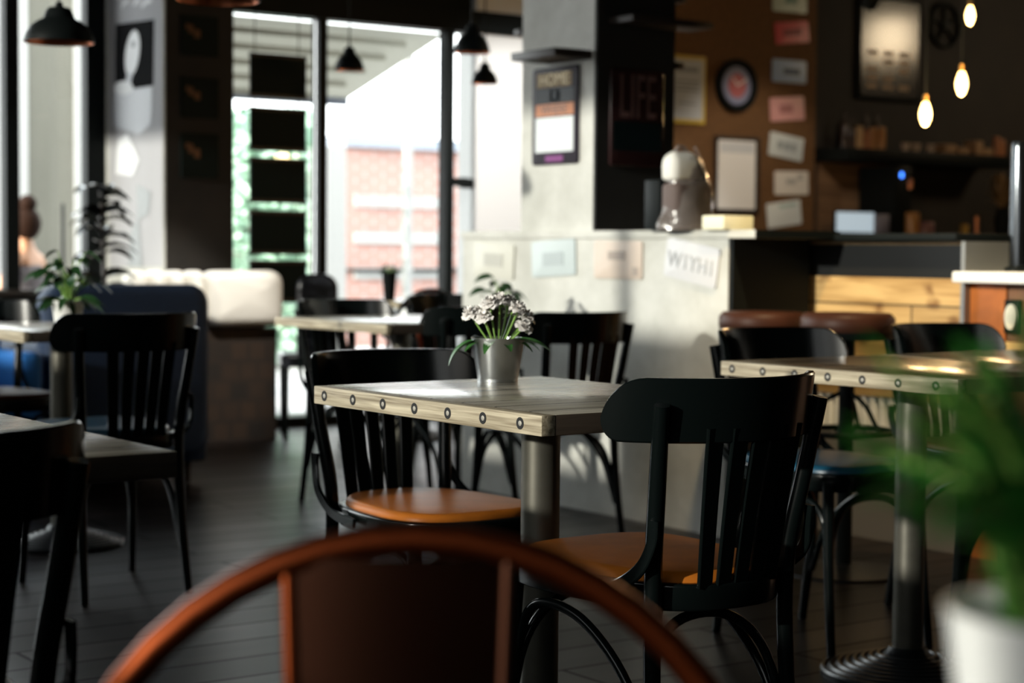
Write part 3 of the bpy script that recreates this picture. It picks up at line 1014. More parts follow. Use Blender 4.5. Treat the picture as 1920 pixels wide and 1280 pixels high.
ba = thing('added_blue_armchair', 'added armchair, vivid blue for the sunlit end of the navy sofa', 'armchair', (2.55, 7.55, 0))  # added piece; its vivid colour stands for sunlight on the navy sofa's end
M_BLUELIT = mat('sunlit_blue_fabric', (0.02, 0.17, 0.55), 0.8, noise=0.1, nscale=60)
bm = BM(); slab(bm, rrect(-0.27, 0.27, -0.26, 0.28, 0.08), 0.10, 0.44, 0.04, 0.03); obj('seat', bm, M_BLUELIT, ba, 50)
bm = BM(); slab(bm, rrect(-0.27, 0.27, 0.13, 0.28, 0.06), 0.40, 0.78, 0.05, 0.0); obj('backrest', bm, M_BLUELIT, ba, 50)
for s0 in (-0.29, 0.18):
    bm = BM(); slab(bm, rrect(s0, s0 + 0.11, -0.27, 0.26, 0.04), 0.10, 0.62, 0.04, 0.02); obj('arm', bm, M_BLUELIT, ba, 50)
for x in (-0.2, 0.2):
    for y in (-0.2, 0.2):
        bm = BM(); lathe(bm, [(0.016, 0), (0.02, 0.11)], 12, x, y, 0); obj('leg', bm, M_DKWOOD, ba, 40)
# high-backed dark chair at the far left of the window table
hb = on_y(590, 540, 9.0)
t = thing('high_back_chair', 'dark high-backed upholstered chair right of the cream bench', 'chair', (hb.x, 9.0, 0), R(-25))
zt = on_y(590, 512, 9.0).z
bm = BM(); slab(bm, rrect(-0.115, 0.115, 0, zt - 0.42, 0.08, 6), 0, 0.05, 0.03, 0.03)
bm.transform(Matrix.Translation((0, -0.16, 0.42)) @ Matrix.Rotation(R(90), 4, 'X')); obj('backrest', bm, mat('charcoal_leather', (0.02, 0.022, 0.028), 0.3), t, 50)
bm = BM(); slab(bm, rrect(-0.2, 0.2, -0.2, 0.2, 0.05), 0.4, 0.48, 0.03, 0.02); obj('seat', bm, MATS['charcoal_leather'], t, 50)
for x in (-0.17, 0.17):
    for y in (-0.17, 0.17):
        bm = BM(); lathe(bm, [(0.013, 0), (0.018, 0.42)], 12, x, y, 0); obj('leg', bm, M_BLACKM, t, 40)


# ================================================================== PENDANT LAMPS
def pendant(label, x, y, zrim, rad, zs=1.0, group='black dome pendant lamps'):
    t = thing('pendant_lamp', label, 'lamp', (x, y, zrim), 0, group)
    P = [(1.0, 0.0), (0.985, 0.10), (0.93, 0.26), (0.80, 0.46), (0.62, 0.60), (0.47, 0.67), (0.44, 0.70), (0.38, 0.88), (0.30, 0.98), (0.12, 1.02), (0.10, 1.14)]
    P = [(r, z * zs) for r, z in P]
    bm = BM(); lathe(bm, [(r * rad, z * rad) for r, z in P], 40, cap=False)
    obj('shade', bm, M_BLACKM, t, 50)
    bm = BM(); lathe(bm, [(r * rad * 0.97, z * rad * 0.97) for r, z in P[:8]] + [(0, 0.86 * rad * zs)], 40, cap=False)
    obj('inner_lining', bm, M_COPPERIN, t, 50)
    bm = BM(); lathe(bm, [(0.004, rad * 1.1 * zs), (0.004, CEIL - zrim - 0.02)], 8); obj('cord', bm, M_BLACKM, t, 40)
    bm = BM(); lathe(bm, [(0.045, CEIL - zrim - 0.03), (0.05, CEIL - zrim)], 20); obj('ceiling_rose', bm, M_BLACKM, t, 40)
    bm = BM(); lathe(bm, [(0, rad * 0.12), (rad * 0.16, rad * 0.2), (rad * 0.2, rad * 0.36), (rad * 0.12, rad * 0.56), (rad * 0.1, rad * 0.8)], 16, cap=False)
    obj('bulb', bm, M_WHITEPOT, t, 50)
    return t


l1 = at(111, 80, 6.4)
pendant('large black dome pendant lamp with copper lining at upper left', l1.x, l1.y, l1.z, 0.124)
l2 = at(408, 2, 5.3)
pendant('black pendant lamp cut by the top frame edge, copper underside showing', l2.x, l2.y, l2.z, 0.124)
for lab, p, D in (('small black pendant lamp hanging alone before the big window pane', (655, 132), 9.4),
                  ('small black pendant lamp overlapping the black window post', (885, 99), 8.1),
                  ('small black pendant lamp hanging lowest, beside the pale wall', (909, 157), 10.0)):
    w = at(p[0], p[1], D)
    pendant(lab, w.x, w.y, w.z, (0.077 if D < 9.9 else 0.073) if D != 8.1 else 0.08, 1.55)

# ---- bare bulbs over the bar
for lab, p, D, sc, tilt in (('glowing bare bulb lowest over the bar', (1735, 214), 9.2, 1.0, 0), ('glowing bare bulb in the middle over the bar', (1803, 157), 9.0, 1.0, 0),
                            ('glowing bare bulb highest over the bar near the top right', (1819, 29), 8.6, 0.8, 1)):
    w = at(p[0], p[1], D)
    t = thing('hanging_bulb', lab, 'lamp', w, 0, 'bare bulbs over the bar')
    s = D / F_PX * 46 / 2 * sc
    bm = BM(); lathe(bm, [(0, -s), (s * 0.22, -s * 0.86), (s * 0.42, -s * 0.35), (s * 0.46, 0.05 * s), (s * 0.36, 0.5 * s), (s * 0.2, 0.95 * s), (0, s)], 20, cap=False)
    obj('bulb', bm, M_BULB, t, 60)
    bm = BM(); lathe(bm, [(s * 0.2, s * 0.9), (s * 0.22, s * 1.5), (s * 0.1, s * 1.6)], 16); obj('socket', bm, M_BRASS, t, 40)
    bm = BM(); lathe(bm, [(0.004, s * 1.55), (0.004, CEIL - w.z)], 8); obj('cord', bm, M_BLACKM, t, 40)
    ld = bpy.data.lights.new('bulb_light', 'POINT'); ld.energy = 16; ld.color = (1, 0.62, 0.28); ld.shadow_soft_size = 0.06
    lo = bpy.data.objects.new('bulb_light', ld); COL.objects.link(lo); lo.location = w + Vector((0, -0.0, -s - 0.07))

# ================================================================== HALF WALL: PLATES, SIGNS, PLANKS
GPL = 'number plates on the half wall'


def mark(name, parent, M4, rects, material, z=0.0025):
    bm = BM()
    for x0, x1, y0, y1 in rects:
        box(bm, x0, x1, y0, y1, 0.0, z)
    bm.transform(M4)
    return obj(name, bm, material, parent, 0)


def plate_x(pxc, pyc, label, col, rot, letters=None, blot=None, lcol=(0.35, 0.37, 0.38)):
    c = on_x(pxc, pyc, hx0)
    t = thing('number_plate', label, 'number plate', (hx0, c.y, c.z), 0, GPL)
    M4 = FACE_X @ Matrix.Rotation(rot, 4, 'Z')
    bm = BM(); slab(bm, rrect(-0.15, 0.15, -0.075, 0.075, 0.012, 4), 0.001, 0.009, 0.001); bm.transform(M4)
    obj('plate', bm, mat('plate_' + label[:9].replace(' ', '_'), tuple(v * 0.74 for v in col), 0.4), t, 40)
    lm = mat('plate_ink_' + label[:9].replace(' ', '_'), tuple(v * 0.66 for v in lcol), 0.5)
    if letters:
        text('lettering', letters, 0.085, lm, t, M4 @ Matrix.Translation((0, -0.006, 0.0105)), 0.95)
    if blot:
        mark('marking', t, M4 @ Matrix.Translation((0, 0, 0.009)), blot, lm)
    return t


plate_x(1299, 492, 'white tilted number plate on the half wall, nearest its dark end', (0.80, 0.80, 0.82), R(-9), 'W1YH1', None, (0.60, 0.62, 0.64))
plate_x(1161, 487, 'pale orange number plate on the half wall, second from its dark end', (0.80, 0.66, 0.55), R(0), None, [(-0.06, 0.045, 0.0, 0.035), (0.095, 0.13, -0.062, -0.028)], (0.55, 0.45, 0.38))
plate_x(1040, 484, 'pale blue number plate on the half wall, third from its dark end', (0.66, 0.75, 0.76), R(3), None, [(-0.07, 0.07, -0.03, 0.025)], (0.60, 0.68, 0.70))
plate_x(928, 488, 'cream number plate on the half wall, farthest from its dark end', (0.76, 0.75, 0.66), R(-3), None, [(-0.07, 0.07, -0.025, 0.03)], (0.66, 0.65, 0.58))

# tin sign on the lit pillar face
M_SB = mat('sign_black', (0.014, 0.009, 0.016), 0.45, spec=0.12)
c = on_x(1044, 217, hx0 + 0.004)
t = thing('tin_sign', 'glossy tin sign reading HOME on the pale pillar face', 'sign', (hx0 + 0.004, c.y, c.z), 0, 'tin signs on the pillar')
M4 = FACE_X
bm = BM(); slab(bm, rrect(-0.158, 0.158, -0.202, 0.202, 0.015, 4), 0.002, 0.012, 0.006, 0.002); bm.transform(M4); obj('panel', bm, M_SB, t, 60)


def band(nm, y0, y1, x0, x1, material):
    return mark(nm, t, M4 @ Matrix.Translation((0, 0, 0.012)), [(x0, x1, y0, y1)], material, 0.0012)


band('title_band', 0.118, 0.178, -0.125, 0.115, mat('sign_dark_gold', (0.20, 0.12, 0.03), 0.5, spec=0.15))
band('grey_band', 0.055, 0.112, -0.13, 0.13, mat('sign_grey', (0.055, 0.06, 0.065), 0.5, spec=0.15))
band('blue_square', 0.06, 0.106, -0.03, 0.035, mat('sign_blue', (0.06, 0.22, 0.42), 0.5, spec=0.15))
band('orange_band', 0.0, 0.05, -0.13, 0.13, mat('sign_orange', (0.55, 0.24, 0.13), 0.5, spec=0.15))
band('glare_panel', -0.15, -0.005, -0.13, 0.13, mat('sign_glare', (0.55, 0.58, 0.58), 0.22))  # pale block paints the glare across the lower half of the sign
band('purple_band', -0.19, -0.165, -0.06, 0.06, mat('sign_purple', (0.20, 0.05, 0.19), 0.5, spec=0.15))
text('lettering', 'HOME', 0.072, mat('sign_yellow', (0.62, 0.42, 0.10), 0.35), t, M4 @ Matrix.Translation((-0.005, 0.148, 0.0138)), 1.0, 0.0008)
text('lettering', 'IS', 0.04, mat('sign_ink', (0.03, 0.05, 0.08), 0.35), t, M4 @ Matrix.Translation((0.002, 0.083, 0.0138)), 1.0, 0.0008)
text('lettering', 'WHERE', 0.05, mat('sign_ink_brown', (0.14, 0.06, 0.03), 0.35), t, M4 @ Matrix.Translation((0, 0.024, 0.0138)), 1.05, 0.0008)
# tin sign on the dark pillar face
yface = cy0 - 0.012
c = on_y(1192, 222, yface)
t = thing('tin_sign', 'dark tin sign reading LIFE on the shaded pillar face', 'sign', (c.x, yface, c.z), 0, 'tin signs on the pillar')
M4 = FACE_Y
bm = BM(); slab(bm, rrect(-0.142, 0.142, -0.198, 0.198, 0.012, 4), 0.002, 0.012, 0.005, 0.002); bm.transform(M4)
obj('panel', bm, mat('sign_dark_red', (0.035, 0.014, 0.014), 0.18, coat=0.5), t, 60)
band('dark_band', -0.135, -0.015, -0.128, 0.128, mat('sign_dark_teal', (0.006, 0.012, 0.013), 0.18))
text('lettering', 'LIFE', 0.255, mat('sign_dusky_red', (0.16, 0.09, 0.085), 0.35), t, M4 @ Matrix.Translation((0, 0.078, 0.0135)), 0.46, 0.0008)


# planks on the pillar
def plank(label, x0, x1, y0, y1, z, th=0.028):
    o = obj('wall_plank', bx(x0, x1, y0, y1, z - th / 2, z + th / 2, 0.003), M_DKWOOD, None, 30)
    tag(o, label, 'shelf', 'planks fixed on the pillar')


za = on_x(1080, 98, hx0 - 0.1).z
plank('short dark plank sticking out of the lit pillar face above the HOME sign', hx0 - 0.19, hx0 + 0.003, cy0 + 0.01, cy0 + 0.31, za, 0.034)
zb = on_y(1210, 40, yface - 0.09).z
plank('dark plank high on the shaded pillar face', hx0 + 0.06, cx1 + 0.07, yface - 0.16, yface + 0.0, zb, 0.026)
zc_ = on_y(1270, 127, yface + 0.1).z
plank('dark plank end poking out behind the pillar beside the yellow frame', cx1, cx1 + 0.07, yface + 0.02, yface + 0.3, zc_, 0.026)
zd = on_x(973, 60, hx0).z
plank('dark plank end poking out on the window side of the pillar', hx0 - 0.0, hx0 + 0.3, cy1, cy1 + 0.06, zd, 0.026)
ze = on_y(1270, 4, yface + 0.1).z
plank('topmost dark plank end on the bar side of the pillar', cx1, cx1 + 0.08, yface + 0.02, yface + 0.25, ze, 0.026)

# things standing on the ledge
c = on_y(1250, 432, yface + 0.2)
bx0 = on_y(1235, 380, hy0 + 0.35).x
yb_ = hy0 + 0.33
x0_, x1_ = on_y(1236, 400, yb_).x, on_y(1261, 400, yb_).x
zt = on_y(1250, 337, yb_).z
o = obj('napkin_box', bx(x0_, x1_, yb_, yb_ + 0.09, LEDGE, zt, 0.006), M_BLACKM, None, 30)
tag(o, 'narrow dark box on the ledge between pillar and plastic bag', 'box')
# plastic bag
yb_ = hy0 + 0.20
x0_, x1_ = on_y(1262, 400, yb_).x, on_y(1352, 400, yb_).x
zt = on_y(1300, 272, yb_).z
hh = zt - LEDGE
t = thing('plastic_bag', 'clear crumpled plastic bag with pale loaf inside, on the ledge', 'bag', ((x0_ + x1_) / 2, yb_ + 0.06, LEDGE))
w = (x1_ - x0_) / 2
rn = random.Random(4)
bm = BM(); rings = []
for k in range(15):
    f = k / 14
    ww = w * (1.0 - 0.42 * f ** 1.3); dd = 0.085 * (1 - 0.55 * f)
    ring = []
    for j in range(26):
        a = 2 * PI * j / 26
        q = 1 + 0.09 * math.sin(3 * a + 5 * f) + 0.06 * rn.uniform(-1, 1)
        ring.append(bm.verts.new((ww * math.cos(a) * q + 0.02 * f * math.sin(4 * f), dd * math.sin(a) * q, hh * 0.86 * f)))
    rings.append(ring)
for A, B in zip(rings, rings[1:]):
    for j in range(26):
        bm.faces.new((A[j], A[(j + 1) % 26], B[(j + 1) % 26], B[j]))
bm.faces.new(rings[0])
obj('bag_film', bm, M_PLASTIC, t, 60)
bm = BM()
tube(bm, spline([(-w * 0.5, 0, hh * 0.84), (-w * 0.42, 0, hh * 0.98), (-w * 0.1, 0, hh * 0.96), (0.0, 0, hh * 0.84)], 5), 0.008, 8)
tube(bm, spline([(w * 0.55, 0, hh * 0.84), (w * 0.3, 0, hh * 0.99), (w * 0.62, 0, hh * 0.80), (w * 0.75, 0, hh * 0.62)], 5), 0.007, 8)
obj('handle', bm, M_PLASTIC, t, 60)
bm = BM(); slab(bm, rrect(-w * 0.86, w * 0.3, -0.045, 0.045, 0.03, 5), hh * 0.58, hh * 0.93, 0.05, 0.02); obj('loaf', bm, M_CREAM, t, 60)
bm = BM(); slab(bm, rrect(-w * 0.8, w * 0.75, -0.05, 0.05, 0.03, 5), 0.01, hh * 0.56, 0.02, 0.01); obj('wrapped_parcel', bm, mat('dusky_brown_paper', (0.12, 0.085, 0.075), 0.7), t, 60)
# cream carton
yb_ = hy0 - 0.02
x0_, x1_ = on_y(1357, 415, yb_).x, on_y(1413, 415, yb_).x
o = obj('carton', bx(x0_, x1_, yb_, yb_ + 0.12, LEDGE, on_y(1385, 404, yb_).z, 0.004), mat('carton_cream', (0.84, 0.82, 0.62), 0.6), None, 30)
tag(o, 'small cream carton on the ledge beside the plastic bag', 'box')


# ================================================================== CORK WALL
def on_cork(p, label, name, cat, w, h, rot=0.0, th=0.012, group=None):
    c = on_y(p[0], p[1], YF)
    t = thing(name, label, cat, (c.x, YF, c.z), 0, group)
    return t, FACE_Y @ Matrix.Rotation(rot, 4, 'Z')


PXM = on_y(1480, 300, YF).y / 1.0
DEPTH = (on_y(1480, 300, YF) - CPOS).dot(FWD)
K = DEPTH / F_PX            # metres per pixel on the cork wall
FS = 1 / 0.735              # foreshortening of the far wall
GP2 = 'number plates on the cork wall'
for p, h, rot, col, ink, lab, blot in (
        ((1480, 7), 32, R(1), (0.50, 0.62, 0.56), (0.16, 0.30, 0.27), 'green and white number plate cut by the top frame edge on the cork wall', [(-0.05, 0.03, 0.0, 0.06), (0.04, 0.07, 0.0, 0.06)]),
        ((1484, 61), 40, R(7), (0.55, 0.06, 0.07), (0.22, 0.02, 0.03), 'red number plate on the cork wall', [(-0.09, 0.09, -0.02, 0.022)]),
        ((1479, 134), 42, R(0), (0.33, 0.46, 0.72), (0.08, 0.12, 0.22), 'blue number plate on the cork wall below the red one', [(-0.06, 0.10, -0.022, 0.018)]),
        ((1475, 204), 44, R(5), (0.66, 0.34, 0.33), (0.38, 0.16, 0.16), 'pink number plate on the cork wall', [(-0.08, 0.05, -0.03, 0.03)]),
        ((1473, 275), 44, R(-7), (0.58, 0.64, 0.64), (0.28, 0.32, 0.34), 'grey white number plate tilted on the cork wall below the pink one', [(-0.09, -0.04, -0.025, 0.03), (-0.02, 0.03, -0.025, 0.03), (0.05, 0.09, -0.025, 0.03)]),
        ((1483, 343), 44, R(1.5), (0.74, 0.71, 0.65), (0.45, 0.45, 0.42), 'beige number plate on the cork wall, second from the bottom', [(-0.06, 0.04, -0.01, 0.03), (0.055, 0.11, 0.02, 0.06)]),
        ((1469, 401), 46, R(7), (0.72, 0.78, 0.78), (0.40, 0.55, 0.52), 'white number plate lowest on the cork wall', [(-0.05, 0.12, 0.045, 0.07)])):
    t, M4 = on_cork(p, lab, 'number_plate', 'number plate', 1, 1, rot, group=GP2)
    hh = h * K / 2; ww = 64 * K * FS / 2
    bm = BM(); slab(bm, rrect(-ww, ww, -hh, hh, 0.012, 4), 0.001, 0.01, 0.001); bm.transform(M4)
    mt_ = mat('cork_plate_%d' % p[1], col, 0.4)
    obj('plate', bm, mt_, t, 40)
    mark('marking', t, M4 @ Matrix.Translation((0, 0, 0.01)), blot, mat('cork_plate_ink_%d' % p[1], ink, 0.5))

# certificate in a yellow frame
t, M4 = on_cork((1284, 168), 'certificate in a yellow frame on the cork wall beside the pillar', 'framed_certificate', 'picture', 1, 1)
bm = BM(); slab(bm, rrect(-0.17, 0.17, -0.232, 0.232, 0.004, 2), 0.0, 0.024, 0.003); bm.transform(M4); obj('frame', bm, mat('frame_yellow', (0.55, 0.40, 0.06), 0.4), t, 30)
bm = BM(); slab(bm, rrect(-0.145, 0.145, -0.205, 0.205, 0.002, 2), 0.024, 0.026, 0.0); bm.transform(M4); obj('paper', bm, mat('paper_grey', (0.46, 0.50, 0.54), 0.35), t, 0)
mark('marking', t, M4 @ Matrix.Translation((0, 0, 0.026)), [(-0.1, 0.1, 0.12, 0.15), (-0.11, 0.11, 0.05, 0.06), (-0.11, 0.11, 0.02, 0.03), (-0.11, 0.11, -0.01, 0.0), (-0.08, 0.08, -0.10, -0.09)], mat('ink_grey', (0.22, 0.24, 0.28), 0.6), 0.001)
# clock
t, M4 = on_cork((1376, 161), 'round wall clock with thick black rim on the cork wall', 'wall_clock', 'clock', 1, 1)
bm = BM(); lathe(bm, [(0.185, 0.0), (0.185, 0.05), (0.175, 0.062), (0.16, 0.06), (0.135, 0.03), (0.0, 0.03)], 48, cap=False); bm.transform(M4); obj('rim', bm, M_BLACKM, t, 40)
bm = BM(); lathe(bm, [(0, 0.032), (0.134, 0.032), (0.134, 0.034), (0.0, 0.034)], 40, cap=False); bm.transform(M4); obj('dial', bm, mat('dial_blue_grey', (0.22, 0.24, 0.36), 0.4), t, 40)
bm = BM(); lathe(bm, [(0, 0.035), (0.085, 0.035), (0.085, 0.0365), (0.0, 0.0365)], 32, cap=False); bm.transform(M4); obj('dial_centre', bm, mat('dial_red', (0.42, 0.12, 0.13), 0.4), t, 40)
bm = BM()
for a, l in ((R(60), 0.1), (R(-40), 0.07)):
    sweep(bm, [(0, 0, 0.039), (l * math.sin(a), l * math.cos(a), 0.039)], rect(0.010, 0.002, 0.0005))
bm.transform(M4); obj('hands', bm, M_WHITE, t, 30)
# framed white notice
t, M4 = on_cork((1377, 327), 'white notice sheet in a dark frame on the cork wall', 'framed_notice', 'picture', 1, 1)
bm = BM(); slab(bm, rrect(-0.20, 0.215, -0.275, 0.265, 0.004, 2), 0.0, 0.035, 0.004); bm.transform(M4); obj('frame', bm, M_DKWOOD, t, 30)
bm = BM(); slab(bm, rrect(-0.19, 0.165, -0.245, 0.235, 0.01, 3), 0.035, 0.038, 0.0); bm.transform(M4); obj('sheet', bm, mat('sheet_white', (0.85, 0.86, 0.85), 0.35), t, 0)
mark('marking', t, M4 @ Matrix.Translation((0, 0, 0.038)), [(-0.17, 0.15, 0.15, 0.22)], mat('sheet_grey', (0.60, 0.64, 0.68), 0.4), 0.001)

# ================================================================== BAR
bxf = hx1 + 0.05           # bar front plane
by1 = hy0 + 0.02
by0 = on_x(1812, 500, bxf).y
zt_ = on_x(1600, 438, bxf).z; zt2 = on_x(1600, 452, bxf).z
zw = on_x(1660, 520, bxf).z; zw2 = on_x(1650, 744, bxf).z
br = thing('bar_counter', 'bar counter with dark top band and knotty plank front', 'bar counter', (0, 0, 0))
obj('counter_top', bx(bxf - 0.06, bxf + 0.62, by0 - 0.0, yl0 + 0.12 if False else hy0 + 0.36, zt2, zt_, 0.004), M_BLACKM, br, 30)
obj('upper_panel', bx(bxf, bxf + 0.55, by0, hy0 + 0.34, zw, zt2 - 0.012), mat('charcoal_panel', (0.013, 0.014, 0.0145), 0.45, spec=0.2), br, 0)
obj('light_strip', bx(bxf - 0.004, bxf + 0.5, by0, hy0 + 0.3, zt2 - 0.012, zt2), mat('strip_wood', (0.6, 0.42, 0.22), 0.5), br, 0)
obj('plank_front', bx(bxf - 0.012, bxf + 0.54, by0, hy0 + 0.34, zw2, zw), M_PLANK, br, 0)
bm = BM()
kk = 24
for k in range(kk):
    y = by0 + (hy0 + 0.34 - by0) * (k + 0.5) / kk
    lathe(bm, [(0.019, 0.0), (0.019, zw2 - 0.40)], 12, bxf + 0.01, y, 0.40)
obj('corrugated_panel', bm, M_WHITE, br, 40)
obj('plinth', bx(bxf + 0.0, bxf + 0.54, by0, hy0 + 0.34, 0.0, 0.40), mat('plinth_grey', (0.16, 0.15, 0.14), 0.7), br, 0)
obj('end_panel', bx(bxf - 0.03, bxf + 0.56, by0 - 0.018, by0 - 0.001, 0.0, zt2 + 0.0), mat('end_panel_steel', (0.28, 0.29, 0.29), 0.4, metal=0.5), br, 0)
# lower serving counter
sc_z = on_x(1850, 509, bxf).z; sc_z2 = on_x(1850, 530, bxf).z
sv = thing('serving_counter', 'lower serving counter with thick white top and orange wood front', 'bar counter', (0, 0, 0))
obj('counter_top', bx(bxf - 0.10, bxf + 0.62, 2.2, by0 - 0.02, sc_z2, sc_z, 0.006), M_WHITE, sv, 30)
ypan = on_x(1886, 580, bxf).y
obj('front_panel', bx(bxf, bxf + 0.55, ypan, by0 - 0.02, 0.0, sc_z2 - 0.002), mat('orange_wood', (0.42, 0.12, 0.02), 0.4, noise=0.5, nscale=5), sv, 0)
obj('front_panel', bx(bxf + 0.002, bxf + 0.55, 2.2, ypan - 0.008, 0.0, sc_z2 - 0.002), mat('brown_wood', (0.17, 0.075, 0.03), 0.45, noise=0.3, nscale=6), sv, 0)
zs0 = on_x(1890, 640, bxf).z
obj('foot_ledge', bx(bxf - 0.05, bxf + 0.0, 2.2, by0 - 0.02, zs0 - 0.03, zs0), mat('ledge_pine', (0.62, 0.40, 0.14), 0.45), sv, 0)
c = on_x(1896, 594, bxf - 0.02)
t = thing('round_gauge', 'small round cream dial in a dark surround on the serving counter front', 'dial', (bxf, c.y, c.z))
bm = BM(); box(bm, -0.02, 0.0, -0.032, 0.032, -0.058, 0.058, 0.004); obj('surround', bm, M_BLACKM, t, 30)
bm = BM(); lathe(bm, [(0, 0.02), (0.026, 0.02), (0.026, 0.024), (0, 0.025)], 28, cap=False); bm.transform(Matrix.Rotation(-PI / 2, 4, 'Y') @ Matrix.Scale(1.65, 4, Vector((1, 0, 0)))); obj('dial_face', bm, mat('dial_cream', (0.85, 0.80, 0.62), 0.4), t, 40)

# bowl / basket on the serving counter, chrome column
c = on_z(1850, 509, sc_z); cyb = on_x(1851, 500, bxf + 0.16).y
t = thing('paper_basket', 'small tan and red basket on the white serving counter', 'basket', (bxf + 0.16, cyb, sc_z))
bm = BM(); lathe(bm, [(0, 0), (0.042, 0), (0.052, 0.075), (0.050, 0.075), (0.042, 0.006), (0, 0.006)], 28, cap=False); obj('basket_body', bm, mat('basket_tan', (0.42, 0.22, 0.11), 0.6), t, 40)
bm = BM(); lathe(bm, [(0.0505, 0.045), (0.0528, 0.068)], 28, cap=False); obj('red_band', bm, mat('basket_red', (0.42, 0.05, 0.06), 0.6), t, 40)
c = on_x(1908, 480, bxf + 0.12)
t = thing('chrome_column', 'tall dark chrome cylinder standing on the serving counter at the right edge', 'dispenser', (bxf + 0.12, c.y, sc_z))
zt = on_x(1908, 266, bxf + 0.12).z - sc_z
bm = BM(); lathe(bm, [(0.03, 0), (0.03, zt - 0.02), (0.026, zt), (0, zt)], 32, cap=False); obj('cylinder', bm, mat('dark_chrome', (0.10, 0.11, 0.12), 0.12, metal=0.95), t, 50)
bm = BM(); lathe(bm, [(0.045, 0), (0.045, 0.012), (0.03, 0.02)], 32); obj('foot', bm, M_BLACKM, t, 40)


# stools
def stool(label, x, y, h, r=0.152):
    t = thing('bar_stool', label, 'bar stool', (x, y, 0), 0, 'round leather bar stools')
    bm = BM(); lathe(bm, [(0, h - 0.066), (r, h - 0.066), (r + 0.004, h - 0.05), (r + 0.003, h - 0.02), (r - 0.012, h - 0.004), (0, h)], 44, cap=False); obj('seat', bm, M_BROWNLEA, t, 60)
    bm = BM(); lathe(bm, [(0, h - 0.09), (r - 0.005, h - 0.09), (r + 0.001, h - 0.064), (0, h - 0.064)], 44, cap=False); obj('seat_ring', bm, M_BLACKM, t, 40)
    bm = BM(); lathe(bm, [(0.026, 0.02), (0.026, h - 0.088)], 20); obj('post', bm, M_BLACKM, t, 40)
    bm = BM(); lathe(bm, [(0, 0), (0.20, 0), (0.2, 0.008), (0.05, 0.03), (0, 0.03)], 40, cap=False); obj('base', bm, M_IRON, t, 40)
    bm = BM()
    tube(bm, [(0.155 * math.cos(2 * PI * k / 40), 0.155 * math.sin(2 * PI * k / 40), 0.47) for k in range(40)], 0.01, 8, closed=True)
    for k in range(3):
        a = 2 * PI * k / 3 + 0.5
        tube(bm, spline([(0.02 * math.cos(a), 0.02 * math.sin(a), 0.60), (0.09 * math.cos(a), 0.09 * math.sin(a), 0.56), (0.155 * math.cos(a), 0.155 * math.sin(a), 0.47)], 4), 0.008, 8)
    obj('footrest_ring', bm, M_BLACKM, t, 50)
    return t


sp = at(1590, 585, 6.0)
stool('round brown leather bar stool in front of the plank bar', sp.x, sp.y, 0.868)
sp = at(1430, 585, 6.45)
stool('round brown bar stool half hidden in front of the dark half wall end', sp.x, sp.y, 0.855)

# ================================================================== BEHIND THE BAR
YB2 = YF + 0.03
xg0, xg1 = xat(1531, YB2, 370), xat(1662, YB2, 370)
struct('trim_4', bx(xg0, xg1, YB2 - 0.03, YB2, 0.9, on_y(1600, 303, YB2).z), M_WALLWOOD)
ctz = on_y(1650, 438, 8.9).z
bc = thing('back_counter', 'dark back counter along the wall behind the bar', 'counter', (0, 0, 0))
obj('worktop', bx(xf - 1.0, XR - 0.3, 8.75, YF - 0.01, ctz - 0.05, ctz - 0.004), M_BLACKM, bc, 0)
obj('cabinet', bx(xf - 1.0, XR - 0.3, 8.80, YF - 0.01, 0, ctz - 0.05), M_DARKWALL, bc, 0)
shz = on_y(1700, 283, 9.25).z
xs0, xs1 = on_y(1578, 290, 9.25).x, on_y(1886, 290, 9.25).x
o = obj('wall_shelf', bx(xs0, xs1, 9.2, YB2, shz - 0.095, shz, 0.004), M_BLACKM, None, 30)
tag(o, 'thick dark shelf on the wall behind the bar', 'shelf')
# menu board
mx0, mx1 = xat(1604, YB2, 100), xat(1721, YB2, 100)
mz0, mz1 = on_y(1660, 190, YB2).z, on_y(1660, -6, YB2).z
mbd = thing('menu_board', 'tall black menu board with glare on the wall behind the bar', 'menu board', ((mx0 + mx1) / 2, YB2, (mz0 + mz1) / 2))
a, b = (mx1 - mx0) / 2, (mz1 - mz0) / 2
bm = BM(); box(bm, -a, a, -0.03, 0, -b, b, 0.004); obj('frame', bm, M_BLACKM, mbd, 30)
bm = BM(); box(bm, -a + 0.03, a - 0.03, -0.034, -0.03, -b + 0.03, b - 0.03); obj('board', bm, M_BOARDG, mbd, 0)
rects = []
for ci in range(3):
    for ri in range(4, 9):
        xx = -a + 0.09 + ci * (2 * a - 0.16) / 3
        zz = b - 0.16 - ri * (2 * b - 0.22) / 9
        if (ci * 5 + ri * 3) % 4 != 3:
            rects.append((xx, xx + 0.11, zz - 0.035, zz))
for x0, x1, z0, z1 in rects:
    bm = BM(); box(bm, x0, x1, -0.0352, -0.034, z0, z1)
    obj('chalk_line', bm, mat('chalk_tan', (0.42, 0.30, 0.20), 0.7), mbd, 0)
